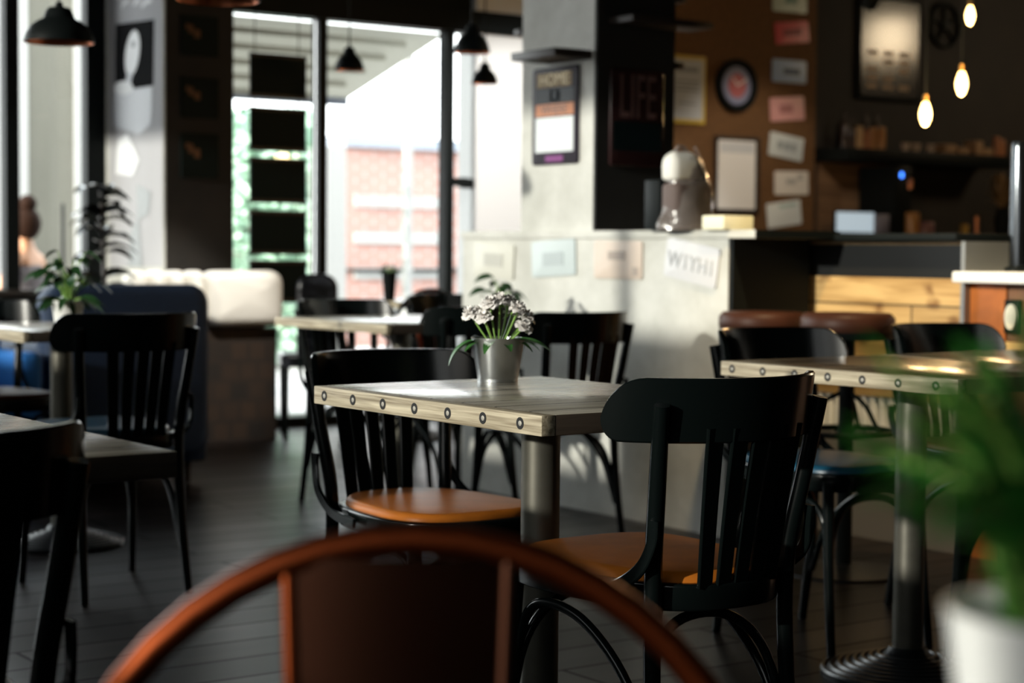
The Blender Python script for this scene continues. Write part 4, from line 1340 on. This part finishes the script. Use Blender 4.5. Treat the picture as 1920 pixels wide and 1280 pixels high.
# wheel
c = on_y(1768, 48, YB2)
t = thing('spoked_ornament', 'small dark spoked wheel hung on the wall beside the menu board', 'wheel', (c.x, YB2 - 0.02, c.z))
bm = BM()
tube(bm, [(0.165 * math.cos(2 * PI * k / 40), 0, 0.165 * math.sin(2 * PI * k / 40)) for k in range(40)], 0.018, 10, closed=True, ref=Vector((0, 1, 0)))
obj('rim', bm, M_BLACKM, t, 50)
for k in range(5):
    a_ = 2 * PI * k / 5 + 0.4
    bm = BM(); tube(bm, [(0.02 * math.cos(a_), 0, 0.02 * math.sin(a_)), (0.16 * math.cos(a_), 0, 0.16 * math.sin(a_))], 0.012, 8, ref=Vector((0, 1, 0))); obj('spoke', bm, M_BLACKM, t, 50)
bm = BM(); lathe(bm, [(0.035, -0.02), (0.035, 0.02)], 20); bm.transform(Matrix.Rotation(PI / 2, 4, 'X')); obj('hub', bm, M_BLACKM, t, 40)


def bottle(name, label, px, Y, zb, r, h, material, group=None, cat='bottle', neck=True):
    x = on_y(px, 300, Y).x
    pr = [(0, 0), (r, 0), (r, h * 0.6), (r * 0.8, h * 0.68), (r * 0.36, h * 0.78), (r * 0.34, h), (0, h)] if neck else [(0, 0), (r, 0), (r * 1.02, h * 0.5), (r, h * 0.94), (r * 0.9, h), (0, h)]
    bm = BM(); lathe(bm, pr, 20, x, Y, zb, cap=False)
    return tag(obj(name, bm, material, None, 50), label, cat, group)


GB = 'jars and bottles on the bar shelf'
mg = [mat('bottle_dark', (0.03, 0.018, 0.012), 0.2), mat('jar_amber', (0.42, 0.20, 0.06), 0.3), mat('jar_tan', (0.5, 0.33, 0.17), 0.4), mat('jar_rust', (0.34, 0.13, 0.05), 0.35), mat('cup_white', (0.45, 0.36, 0.30), 0.4)]
for i, (px, r, h, mm, nk, lab) in enumerate(((1583, 0.032, 0.26, 0, True, 'dark bottle at the left end of the bar shelf'), (1596, 0.03, 0.22, 0, True, 'second dark bottle from the left on the bar shelf'),
                                            (1609, 0.034, 0.16, 2, False, 'tan jar, leftmost of the lit jars on the bar shelf'), (1624, 0.032, 0.13, 3, False, 'rust coloured jar between tan and amber jars'),
                                            (1636, 0.028, 0.16, 1, False, 'amber jar on the bar shelf'), (1652, 0.029, 0.165, 1, False, 'amber jar, rightmost of the lit jars on the shelf'),
                                            (1622, 0.03, 0.28, 0, True, 'dark bottle standing behind the rust coloured jar'), (1643, 0.03, 0.29, 0, True, 'dark bottle standing behind the amber jars'),
                                            (1876, 0.034, 0.13, 3, False, 'rust coloured jar at the right end of the shelf'), (1868, 0.03, 0.15, 3, False, 'tall rust jar near the right end of the shelf'))):
    bottle('jar' if not nk else 'bottle', lab, px, 9.28 if not (nk and i > 5) else 9.36, shz, r, h, mg[mm], GB, 'jar' if not nk else 'bottle', nk)
for k, (px, lab) in enumerate(((1697, 'small cup on the shelf, nearest the lit jars'), (1717, 'small cup on the shelf, second from the lit jars'), (1744, 'small cup on the shelf, third from the lit jars'))):
    x = on_y(px, 280, 9.28).x
    bm = BM(); lathe(bm, [(0, 0), (0.026, 0), (0.036, 0.06), (0.034, 0.06), (0.024, 0.005), (0, 0.005)], 20, x, 9.28, shz, cap=False)
    tag(obj('cup', bm, mg[4], None, 50), lab, 'cup', 'cups on the bar shelf')
for k, (px, w, h, lab) in enumerate(((1776, 0.13, 0.07, 'low stack of brown paper bags on the shelf'), (1801, 0.12, 0.05, 'flat brown parcel on the shelf beside the paper bags'), (1829, 0.09, 0.11, 'tall brown packet on the shelf'), (1847, 0.11, 0.055, 'flat brown parcel near the right jars'))):
    x = on_y(px, 280, 9.28).x
    o = obj('paper_packet', bx(x - w / 2, x + w / 2, 9.24, 9.36, shz, shz + h, 0.008), mat('kraft_paper', (0.27, 0.16, 0.08), 0.7), None, 40)
    tag(o, lab, 'packet', 'paper packets on the bar shelf')
# screen of the till
sx = on_y(1603, 418, 9.0)
xs_, xe_ = on_y(1568, 418, 9.0).x, on_y(1638, 418, 9.0).x
zt, zb = on_y(1603, 398, 9.0).z, ctz - 0.004
t = thing('till_screen', 'pale till screen glowing on the back counter', 'screen', ((xs_ + xe_) / 2, 9.0, zb))
w = (xe_ - xs_) / 2
bm = BM(); box(bm, -w - 0.008, w + 0.008, 0.0, 0.025, 0.0, zt - zb + 0.008, 0.003); obj('housing', bm, M_BLACKM, t, 30)
bm = BM(); box(bm, -w, w, -0.003, 0.0, 0.012, zt - zb); obj('display', bm, mat('display_glow', (0.3, 0.35, 0.4), 0.3, emit=(0.50, 0.62, 0.70), estr=0.55), t, 0)
x2, x3 = on_y(1642, 418, 9.0).x, on_y(1668, 418, 9.0).x
o = obj('card_terminal', bx(x2, x3, 9.0, 9.05, zb, zb + (zt - zb) * 0.93, 0.004), mat('terminal_grey', (0.18, 0.18, 0.23), 0.4), None, 30)
tag(o, 'grey card terminal right beside the till screen', 'terminal')
# espresso machine with blue light
xm0_, xm1_ = on_y(1668, 360, 9.05).x, on_y(1700, 360, 9.05).x
t = thing('espresso_machine', 'dark tall espresso machine with a blue light on the back counter', 'coffee machine', (xm0_, 9.0, zb))
mzt = on_y(1690, 312, 9.05).z - zb
bm = BM(); box(bm, 0, (xm1_ - xm0_), 0, 0.35, 0.0, mzt, 0.01); obj('body', bm, M_BLACKM, t, 30)
c = on_y(1692, 328, 8.99)
bm = BM(); lathe(bm, [(0, 0), (0.011, 0.0), (0.011, 0.008), (0, 0.010)], 16, cap=False); bm.transform(Matrix.Translation((c.x - xm0_, 0, c.z - zb)) @ Matrix.Rotation(PI / 2, 4, 'X') @ Matrix.Scale(1.7, 4, Vector((0, 1, 0))))
obj('indicator_light', bm, mat('led_blue', (0.05, 0.15, 0.9), 0.3, emit=(0.05, 0.22, 1.0), estr=4), t, 40)
c = on_y(1706, 345, 9.0)
bm = BM(); lathe(bm, [(0, -0.04), (0.02, -0.035), (0.022, 0.02), (0.012, 0.045), (0, 0.05)], 16, c.x - xm0_ - 0.0, -0.0, c.z - zb, cap=False); obj('copper_tap', bm, M_COPPER, t, 50)
bottle('glass_jar', 'amber glass jar with bow shape on the back counter', 1713, 8.90, zb, 0.05, 0.16, mg[1], None, 'jar', False)
bottle('pink_jar', 'squat dusky pink jar beside the amber glass jar', 1738, 9.02, zb, 0.06, 0.10, mat('dusky_pink', (0.26, 0.13, 0.14), 0.4), None, 'jar', False)
bottle('yellow_tin', 'small yellow tin on the back counter', 1811, 9.0, zb, 0.03, 0.085, mat('tin_yellow', (0.45, 0.26, 0.03), 0.4), None, 'tin', False)
bottle('copper_shaker', 'slim copper shaker on the back counter, right of the yellow tin', 1834, 9.0, zb, 0.016, 0.15, M_COPPER, None, 'shaker', False)
# dried plant
c = on_y(1880, 400, 9.0)
t = thing('dried_bouquet', 'brown dried bouquet in a dark vase behind the chrome column', 'bouquet', (c.x, 9.0, zb))
bm = BM(); lathe(bm, [(0, 0), (0.05, 0), (0.065, 0.12), (0.04, 0.2), (0.045, 0.22), (0, 0.22)], 24, cap=False); obj('vase', bm, M_BLACKM, t, 50)
bm = BM(); rn = random.Random(8)
for k in range(40):
    a_ = rn.uniform(0, 6.28); s_ = rn.uniform(0.04, 0.14)
    leaf(bm, (0.03 * math.cos(a_), 0.03 * math.sin(a_), 0.2 + rn.uniform(0, 0.18)), (math.cos(a_) * s_, math.sin(a_) * s_, 0.14), 0.14, 0.04, 0.6, 5)
obj('dried_leaves', bm, mat('dried_leaf', (0.22, 0.13, 0.05), 0.7), t, 60)

# ================================================================== LEFT PILLAR: POSTER AND DARK PICTURES
M_PB = mat('poster_black', (0.006, 0.006, 0.007), 0.8, spec=0.02)
M_PW = mat('poster_white', (0.78, 0.79, 0.80), 0.5)
M_PG = mat('poster_grey', (0.30, 0.32, 0.33), 0.5)
M_PG2 = mat('poster_light_grey', (0.56, 0.58, 0.62), 0.5)
xpf = xp0 - 0.012
t = thing('wall_poster', 'tall black and white poster of a pale figure on the lit pillar face', 'poster', (xpf, 0, 0))


def ppt(px, py):
    p = on_x(px, py, xpf); return (p.y, p.z)


def poster_shape(nm, pts, material, lift):
    bm = BM()
    ps = [ppt(*p) for p in pts]
    A = [bm.verts.new((-lift, y, z)) for y, z in ps]; B = [bm.verts.new((-lift - 0.0008, y, z)) for y, z in ps]
    bm.faces.new(A); bm.faces.new(B)
    for k in range(len(A)):
        bm.faces.new((A[k], A[(k + 1) % len(A)], B[(k + 1) % len(A)], B[k]))
    return obj(nm, bm, material, t, 0)


def ell(cx, cy, rx, ry, tilt=0.0, n=24):
    return [(cx + rx * math.cos(2 * PI * k / n) * math.cos(tilt) - ry * math.sin(2 * PI * k / n) * math.sin(tilt), cy + rx * math.cos(2 * PI * k / n) * math.sin(tilt) + ry * math.sin(2 * PI * k / n) * math.cos(tilt)) for k in range(n)]


poster_shape('paper', [(203, -8), (304, -8), (306, 500), (206, 500)], mat('poster_paper', (0.47, 0.47, 0.49), 0.7, spec=0.1), 0.0005)
poster_shape('dark_ground', [(217, 46), (290, 36), (288, 160), (216, 172)], M_PB, 0.0016)
poster_shape('pale_head', ell(249, 100, 13, 44, 0.12), M_PW, 0.0027)
poster_shape('neck', [(240, 135), (250, 137), (246, 158), (236, 158)], M_PG2, 0.0036)
poster_shape('eye_mark', ell(251, 83, 4, 6), M_PG, 0.0037)
poster_shape('collar', ell(232, 165, 19, 13), M_PW, 0.0038)
poster_shape('light_torso', [(214, 172), (286, 162), (284, 232), (262, 252), (212, 236)], M_PG2, 0.0028)
poster_shape('white_sleeve', [(222, 264), (240, 250), (262, 300), (250, 330), (218, 326)], M_PW, 0.0046)
poster_shape('grey_fold', [(258, 345), (284, 360), (280, 400), (262, 412), (268, 500), (242, 500), (246, 440), (258, 410)], M_PG, 0.0047)
bm = BM()
for k, (a, b2) in enumerate((((229, 14), (240, 2)), ((252, 10), (262, 0)), ((266, 13), (284, 1)))):
    p, q_ = ppt(*a), ppt(*b2)
    sweep(bm, [(-0.003, p[0], p[1]), (-0.003, (p[0] + q_[0]) / 2 + 0.004, (p[1] + q_[1]) / 2 + 0.01), (-0.003, q_[0], q_[1])], rect(0.022, 0.002, 0.0005), ref=Vector((1, 0, 0)))
obj('script_strokes', bm, M_PW, t, 0)
for lab, y0, y1 in (('topmost dark picture on the shaded side of the poster pillar', 30, 106), ('middle dark picture on the shaded side of the poster pillar', 146, 222), ('lowest dark picture on the shaded side of the poster pillar', 250, 334)):
    yv = YF - 0.05
    a_, b_ = on_y(338, (y0 + y1) / 2, yv), on_y(408, (y0 + y1) / 2, yv)
    z0_, z1_ = on_y(373, y1, yv).z, on_y(373, y0, yv).z
    t2 = thing('dark_picture', lab, 'picture', ((a_.x + b_.x) / 2, yv, (z0_ + z1_) / 2), 0, 'dark pictures on the pillar')
    w, hh = (b_.x - a_.x) / 2, (z1_ - z0_) / 2
    bm = BM(); box(bm, -w, w, -0.012, 0, -hh, hh, 0.002); obj('panel', bm, M_BOARD, t2, 0)
    bm = BM()
    for q_ in ((-0.6, -0.35, 0.1, 0.5), (-0.3, 0.0, -0.1, 0.3), (-0.75, -0.5, 0.3, 0.55)):
        box(bm, q_[0] * w, q_[1] * w, -0.0135, -0.012, q_[2] * hh, q_[3] * hh)
    obj('image_patch', bm, mat('picture_rust', (0.13, 0.05, 0.015), 0.6), t2, 0)

# hanging string of chalk boards in the window
yv = YF - 0.12
t = thing('hanging_boards', 'column of five dark boards strung together in front of the window', 'sign boards', (0, yv, 0))
for k, (y0, y1) in enumerate(((103, 184), (203, 283), (297, 380), (396, 476), (489, 566))):
    a_, b_ = on_y(469, (y0 + y1) / 2, yv), on_y(573, (y0 + y1) / 2, yv)
    z0_, z1_ = on_y(521, y1, yv).z, on_y(521, y0, yv).z
    bm = BM(); box(bm, a_.x, b_.x, -0.012, 0.012, z0_, z1_, 0.002); f = obj('board', bm, M_BOARD, t, 0)
    for zz0, zz1 in ((z0_ - 0.004, z0_ + 0.018), (z1_ - 0.018, z1_ + 0.004)):
        bm = BM(); box(bm, a_.x - 0.004, b_.x + 0.004, -0.016, 0.016, zz0, zz1, 0.002); obj('batten', bm, M_DKWOOD, f, 0)
zt0 = on_y(521, 105, yv).z
for px in (480, 562):
    x = on_y(px, 300, yv).x
    bm = BM(); lathe(bm, [(0.003, 0.5), (0.003, CEIL)], 8, x, 0.018, 0); obj('cord', bm, M_BLACKM, t, 40)

# dark tall glossy plant and cane in front of the left jamb
c = on_y(190, 520, 8.75)
pot('floor_pot', 'dark floor pot half hidden behind the navy sofa', c.x, 8.75, 0, 0.15, 0.11, 0.42, M_BLACKM, None, 'plant pot')
t = thing('rubber_plant', 'tall dark glossy-leaved plant in front of the poster pillar', 'plant', (c.x, 8.75, 0.38))
st, lf = BM(), BM(); rn = random.Random(17)
tube(st, [(0, 0, 0), (0.02, 0, 0.4), (0.0, 0, 0.98)], 0.012, 8)
for k in range(40):
    a_ = rn.uniform(0, 6.28); z = rn.uniform(0.2, 1.0)
    leaf(lf, (0, 0, z), (math.cos(a_), math.sin(a_), 0.9), 0.22 * (1.25 - z * 0.5), 0.10, 1.5, 6, twist=rn.uniform(-0.6, 0.6))
obj('stem', st, M_DKWOOD, t, 50); obj('leaves', lf, mat('glossy_dark_leaf', (0.02, 0.022, 0.02), 0.15), t, 60)

# ================================================================== OUTSIDE
o = obj('street_ground', bx(-14, 40, 10.45, 60, -0.14, -0.02), M_PAVE, None, 0); o['kind'] = 'structure'
o = obj('side_ground', bx(-40, XL - 0.25, -10, 60, -0.16, -0.04), M_PAVE, None, 0); o['kind'] = 'structure'
# brick house
p0, p1 = at(648, 470, 20), at(905, 470, 21.5)
zt = at(740, 277, 20.5).z
t = thing('brick_house', 'low red brick house across the street, seen through the window', 'building', (p0.x, p0.y, -0.02))
w = 8.0
bm = BM(); box(bm, 0, w, 0, 4, 0, zt); obj('brick_wall', bm, M_BRICK, t, 0)
bm = BM(); box(bm, -0.06, w + 0.06, -0.08, 4.08, zt, zt + 0.12); obj('coping', bm, mat('coping_blue_grey', (0.22, 0.25, 0.30), 0.7), t, 0)
for zz in (0.35, 0.75, 1.15, 1.55):
    bm = BM(); box(bm, 0.1, 1.35 - 0.12 * (zz > 1), -0.03, 0.0, zz, zz + 0.13); obj('white_band', bm, M_OFFW, t, 0)
bm = BM(); box(bm, 0.0, 1.6, -0.09, 0.0, 0.84, 0.87); obj('dark_rail', bm, M_BLACKM, t, 0)
# white gate post left of it
p = at(631, 470, 16)
o = obj('white_pier', bx(p.x - 0.10, p.x + 0.10, p.y, p.y + 0.3, -0.02, at(631, 275, 16).z, 0.005), M_OFFW, None, 0)
tag(o, 'white square pier outside, left of the red brick house', 'pier')
p = at(768, 470, 17)
o = obj('lamp_post', bx(p.x - 0.035, p.x + 0.035, p.y, p.y + 0.07, -0.02, 2.9), M_OFFW, None, 0)
tag(o, 'slim pale post standing before the red brick house', 'post')
# awning over the shop window
t = thing('shop_awning', 'cream ribbed awning sloping out over the shop window outside', 'awning', (0, 0, 0))
c1 = at(650, 186, 13.4)
ax1 = c1.x; ay1 = c1.y; az1 = c1.z
n1 = on_y(837, 64, 10.5)
axl = xp1 + 0.25
bm = BM()
quad(bm, [(axl, 10.5, n1.z), (n1.x, 10.5, n1.z), (ax1, ay1, az1), (axl, ay1, az1)])
bmesh.ops.solidify(bm, geom=bm.faces[:], thickness=0.02)
obj('awning_cloth', bm, M_AWN, t, 0)
for k in range(5):
    f = (k + 0.5) / 5
    y = 10.5 * (1 - f) + ay1 * f; z = n1.z * (1 - f) + az1 * f
    bm = BM(); box(bm, axl, n1.x * (1 - f) + ax1 * f - 0.25, y - 0.012, y + 0.012, z - 0.06, z - 0.02); obj('rib', bm, mat('rib_beige', (0.30, 0.29, 0.24), 0.8), t, 0)
bm = BM(); box(bm, axl, ax1, ay1 - 0.02, ay1 + 0.02, az1 - 0.05, az1 + 0.02); obj('front_bar', bm, mat('bar_blue_grey', (0.15, 0.17, 0.22), 0.6), t, 0)
# hedge and beige house on the left
t = thing('beige_house', 'beige rendered wall with white corner strips outside the left window', 'building', (0, 0, 0))
pA, pB = at(52, 470, 15.5), at(124, 470, 15.9)
bm = BM(); box(bm, pA.x, pB.x, pA.y, pA.y + 1.0, -0.02, 4.5); obj('render_wall', bm, M_BEIGE, t, 0)
q0 = at(36, 470, 15.4)
bm = BM(); box(bm, q0.x - 0.3, pA.x, pA.y - 0.02, pA.y + 1.0, -0.02, 4.5); obj('corner_strip', bm, M_OFFW, t, 0)
q1 = at(166, 470, 16.1)
bm = BM(); box(bm, pB.x, q1.x + 0.5, pA.y - 0.02, pA.y + 1.0, -0.02, 4.5); obj('corner_strip', bm, M_OFFW, t, 0)
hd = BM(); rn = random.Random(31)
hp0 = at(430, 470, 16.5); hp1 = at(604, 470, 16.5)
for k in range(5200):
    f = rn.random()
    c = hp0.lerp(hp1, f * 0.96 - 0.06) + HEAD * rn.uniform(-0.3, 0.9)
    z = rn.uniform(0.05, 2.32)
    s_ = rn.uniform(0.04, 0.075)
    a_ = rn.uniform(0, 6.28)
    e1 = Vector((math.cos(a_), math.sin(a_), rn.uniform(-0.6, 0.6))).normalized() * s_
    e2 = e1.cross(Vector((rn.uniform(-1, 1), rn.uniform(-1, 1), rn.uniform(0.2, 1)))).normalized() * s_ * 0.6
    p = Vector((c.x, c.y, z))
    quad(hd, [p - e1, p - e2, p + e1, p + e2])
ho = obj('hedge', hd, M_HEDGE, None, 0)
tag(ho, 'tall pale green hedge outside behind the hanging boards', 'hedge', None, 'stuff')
# thin pole
p = at(118, 470, 12.0)
bm = BM(); lathe(bm, [(0.012, -0.02), (0.012, at(120, 382, 12.0).z)], 10, p.x, p.y, 0); o = obj('cane', bm, M_BLACKM, None, 40)
tag(o, 'thin dark cane standing outside the left window', 'pole')

# ---- seated woman outside
wp = at(50, 480, 12.3)
t = thing('person', 'woman with a brown hair bun seen from behind, seated outside the left window', 'person', (wp.x, wp.y, 0), R(35))
J = {'pelvis': (0, 0, 0.52), 'belly': (0, 0.0, 0.68), 'chest': (0, 0.01, 0.86), 'neck0': (0, 0.0, 1.00), 'neck1': (0.0, 0.01, 1.08),
     'head0': (0.0, 0.03, 1.15), 'head1': (0.0, 0.03, 1.25), 'head2': (0, 0.02, 1.30)}
sk = [('pelvis', 'belly'), ('belly', 'chest'), ('chest', 'neck0'), ('neck0', 'neck1'), ('neck1', 'head0'), ('head0', 'head1'), ('head1', 'head2')]
RAD = {'pelvis': 0.15, 'belly': 0.12, 'chest': 0.125, 'neck0': 0.06, 'neck1': 0.05, 'head0': 0.075, 'head1': 0.082, 'head2': 0.05}
for s, nm in ((-1, 'l'), (1, 'r')):
    for j, co, r in (('sh', (s * 0.15, 0.0, 0.965), 0.055), ('el', (s * 0.22, 0.06, 0.74), 0.042), ('wr', (s * 0.14, 0.28, 0.78), 0.03), ('ha', (s * 0.10, 0.35, 0.785), 0.03),
                     ('hip', (s * 0.09, 0.06, 0.50), 0.10), ('kn', (s * 0.11, 0.44, 0.50), 0.065), ('an', (s * 0.11, 0.46, 0.09), 0.042), ('to', (s * 0.12, 0.60, 0.035), 0.032)):
        J[nm + j] = co; RAD[nm + j] = r
    sk += [('neck0', nm + 'sh'), (nm + 'sh', nm + 'el'), (nm + 'el', nm + 'wr'), (nm + 'wr', nm + 'ha'), ('pelvis', nm + 'hip'), (nm + 'hip', nm + 'kn'), (nm + 'kn', nm + 'an'), (nm + 'an', nm + 'to')]
    for f in range(4):
        k = '%sf%d' % (nm, f)
        J[k + 'a'] = (s * (0.10 - 0.018 * (f - 1.5)), 0.40, 0.785 - 0.004 * f); RAD[k + 'a'] = 0.009
        J[k + 'b'] = (s * (0.10 - 0.020 * (f - 1.5)), 0.435 - 0.006 * abs(f - 1.5), 0.765); RAD[k + 'b'] = 0.008
        sk += [(nm + 'ha', k + 'a'), (k + 'a', k + 'b')]
    J[nm + 'th'] = (s * 0.06, 0.37, 0.775); RAD[nm + 'th'] = 0.009; sk.append((nm + 'ha', nm + 'th'))
names = list(J)
me = bpy.data.meshes.new('body')
me.from_pydata([J[n_] for n_ in names], [(names.index(a_), names.index(b_)) for a_, b_ in sk], [])
bo = bpy.data.objects.new('body', me); COL.objects.link(bo); bo.parent = t
md = bo.modifiers.new('skin', 'SKIN')
for i, n_ in enumerate(names):
    sv_ = me.skin_vertices[0].data[i]; rr_ = RAD[n_]
    sv_.radius = (rr_, rr_ * (0.8 if n_ in ('chest', 'belly') else 1.0)); sv_.use_root = n_ == 'pelvis'
bo.modifiers.new('sub', 'SUBSURF').levels = 2; bo.modifiers['sub'].render_levels = 2
md.use_smooth_shade = True
me.materials.append(M_SKIN)
bm = BM(); bmesh.ops.create_uvsphere(bm, u_segments=24, v_segments=16, radius=0.097)
for v_ in bm.verts:
    v_.co.z *= 1.22; v_.co.y *= 1.08
    if v_.co.y > 0.03:
        v_.co.y = 0.03 + (v_.co.y - 0.03) * 0.35
obj('hair', bm, M_HAIR, t, 60, (0, 0.005, 1.215))
bm = BM(); bmesh.ops.create_uvsphere(bm, u_segments=20, v_segments=12, radius=0.062)
obj('hair_bun', bm, M_HAIR, t, 60, (0, -0.01, 1.35))
bm = BM()
rings = []
for z, rx, ry, yo in ((0.40, 0.20, 0.20, 0.10), (0.52, 0.185, 0.17, 0.02), (0.66, 0.14, 0.115, 0.0), (0.80, 0.15, 0.115, 0.005), (0.90, 0.158, 0.11, 0.008), (0.935, 0.135, 0.09, 0.01)):
    rings.append([bm.verts.new((rx * math.cos(2 * PI * k / 28), yo + ry * math.sin(2 * PI * k / 28), z)) for k in range(28)])
for A, B in zip(rings, rings[1:]):
    for k in range(28):
        bm.faces.new((A[k], A[(k + 1) % 28], B[(k + 1) % 28], B[k]))
obj('dress', bm, M_DRESS, t, 60)
bm = BM()
box(bm, -0.012, 0.012, 0.10, 0.125, 1.18, 1.20, 0.004); obj('nose', bm, M_SKIN, t, 60)
wr = t.rotation_euler.z
c = thing('terrace_chair', 'dark terrace chair under the woman outside the left window', 'chair', (wp.x, wp.y, 0), wr)
bm = BM(); slab(bm, rrect(-0.22, 0.22, -0.2, 0.24, 0.05), 0.355, 0.385, 0.01); obj('seat', bm, M_BLACKM, c, 40)
for x in (-0.19, 0.19):
    for y in (-0.18, 0.2):
        bm = BM(); lathe(bm, [(0.012, -0.02), (0.014, 0.36)], 10, x, y, 0); obj('leg', bm, M_BLACKM, c, 40)
bm = BM(); tube(bm, spline([(-0.2, -0.2, 0.36), (-0.2, -0.25, 0.6), (-0.1, -0.27, 0.72), (0.1, -0.27, 0.72), (0.2, -0.25, 0.6), (0.2, -0.2, 0.36)], 6), 0.012, 10); obj('back_hoop', bm, M_BLACKM, c, 50)

# ================================================================== LIGHT
wd = bpy.data.worlds.new('world'); SC.world = wd; wd.use_nodes = True
nt = wd.node_tree
bg = nt.nodes['Background']
sky = nt.nodes.new('ShaderNodeTexSky'); sky.sky_type = 'PREETHAM'
sky.turbidity = 6
sd = Vector((-0.95, -0.07, 0.21)).normalized()
sky.sun_direction = sd
mxn = nt.nodes.new('ShaderNodeMix'); mxn.data_type = 'RGBA'; mxn.inputs['Factor'].default_value = 0.8
mxn.inputs['B'].default_value = (0.92, 0.97, 1.0, 1)
nt.links.new(sky.outputs[0], mxn.inputs['A']); nt.links.new(mxn.outputs['Result'], bg.inputs['Color'])
bg.inputs['Strength'].default_value = 7.0
sl = bpy.data.lights.new('sun', 'SUN'); sl.energy = 13.6; sl.angle = R(1.2); sl.color = (1, 0.93, 0.82)
so = bpy.data.objects.new('sun', sl); COL.objects.link(so)
so.rotation_euler = sd.to_track_quat('Z', 'Y').to_euler()


def added_spot(name, label, loc, target, energy, col, size, spot=None):
    t = thing(name, label, 'lamp', loc)
    d = (Vector(target) - Vector(loc)).normalized()
    bm = BM(); lathe(bm, [(0.05, 0.0), (0.055, 0.10), (0.03, 0.13), (0, 0.13)], 20, cap=False)
    bm.transform((-d).to_track_quat('Z', 'Y').to_matrix().to_4x4()); obj('shade', bm, M_BLACKM, t, 50)
    bm = BM(); tube(bm, [(0, 0, 0.08), (0, 0, CEIL - loc[2])], 0.01, 8); obj('stem', bm, M_BLACKM, t, 40)
    ld = bpy.data.lights.new(name + '_light', 'SPOT'); ld.energy = energy; ld.color = col; ld.shadow_soft_size = size
    ld.spot_size = R(spot or 70); ld.spot_blend = 0.6
    lo = bpy.data.objects.new(name + '_light', ld); COL.objects.link(lo); lo.location = Vector(loc) + d * 0.02
    lo.rotation_euler = (-d).to_track_quat('Z', 'Y').to_euler()


added_spot('added_spotlight', 'added unseen spotlight aimed at the plank front of the bar', (3.9, 3.9, 2.9), (5.0, 4.5, 0.8), 210, (1, 0.76, 0.42), 0.05, 46)  # added spot out of view, warms the plank front
added_spot('added_spotlight', 'added unseen spotlight aimed at the cream bench', (3.9, 7.2, 3.0), (4.3, 9.0, 0.78), 420, (1, 0.95, 0.86), 0.05, 26)  # added spot replacing sunlight on the bench cushions
added_spot('added_spotlight', 'added unseen spotlight aimed at the pale wall beside the window', (6.3, 7.2, 3.0), (7.0, 9.5, 1.05), 400, (1, 0.97, 0.93), 0.05, 60)  # added spot imitating a patch of sun low on the wall
added_spot('added_spotlight', 'added unseen spotlight aimed at the cork wall', (8.4, 7.9, 2.6), (8.95, 9.5, 1.25), 48, (1, 0.86, 0.7), 0.06, 62)  # added spot brightening the cork wall and its notices
# added unseen lamp on the right-hand wall, placed to mirror in the menu board
wl = thing('added_wall_lamp', 'added wall lamp out of view, making the glare in the menu board', 'lamp', (XR - 0.2, 7.6, 3.0))
bm = BM(); lathe(bm, [(0.19, -0.13), (0.17, 0.16)], 32, cap=False); obj('shade', bm, mat('lamp_shade_glow', (0.8, 0.65, 0.45), 0.6, emit=(1.0, 0.78, 0.5), estr=22), wl, 50)
bm = BM(); box(bm, 0.0, 0.2, -0.02, 0.02, -0.02, 0.02); obj('bracket', bm, M_BRASS, wl, 30)

# ------------------------------------------------------------------ render look
SC.view_settings.view_transform = 'Standard'
SC.view_settings.look = 'None'
SC.view_settings.gamma = 1
SC.view_settings.use_curve_mapping = False
SC.view_settings.exposure = 0.3
cy = SC.cycles
cy.use_denoising = True
cy.max_bounces = 8
cy.diffuse_bounces = 4
cy.glossy_bounces = 4
cy.transmission_bounces = 6
cy.transparent_max_bounces = 12
cy.sample_clamp_indirect = 6
cy.caustics_reflective = False
cy.caustics_refractive = False
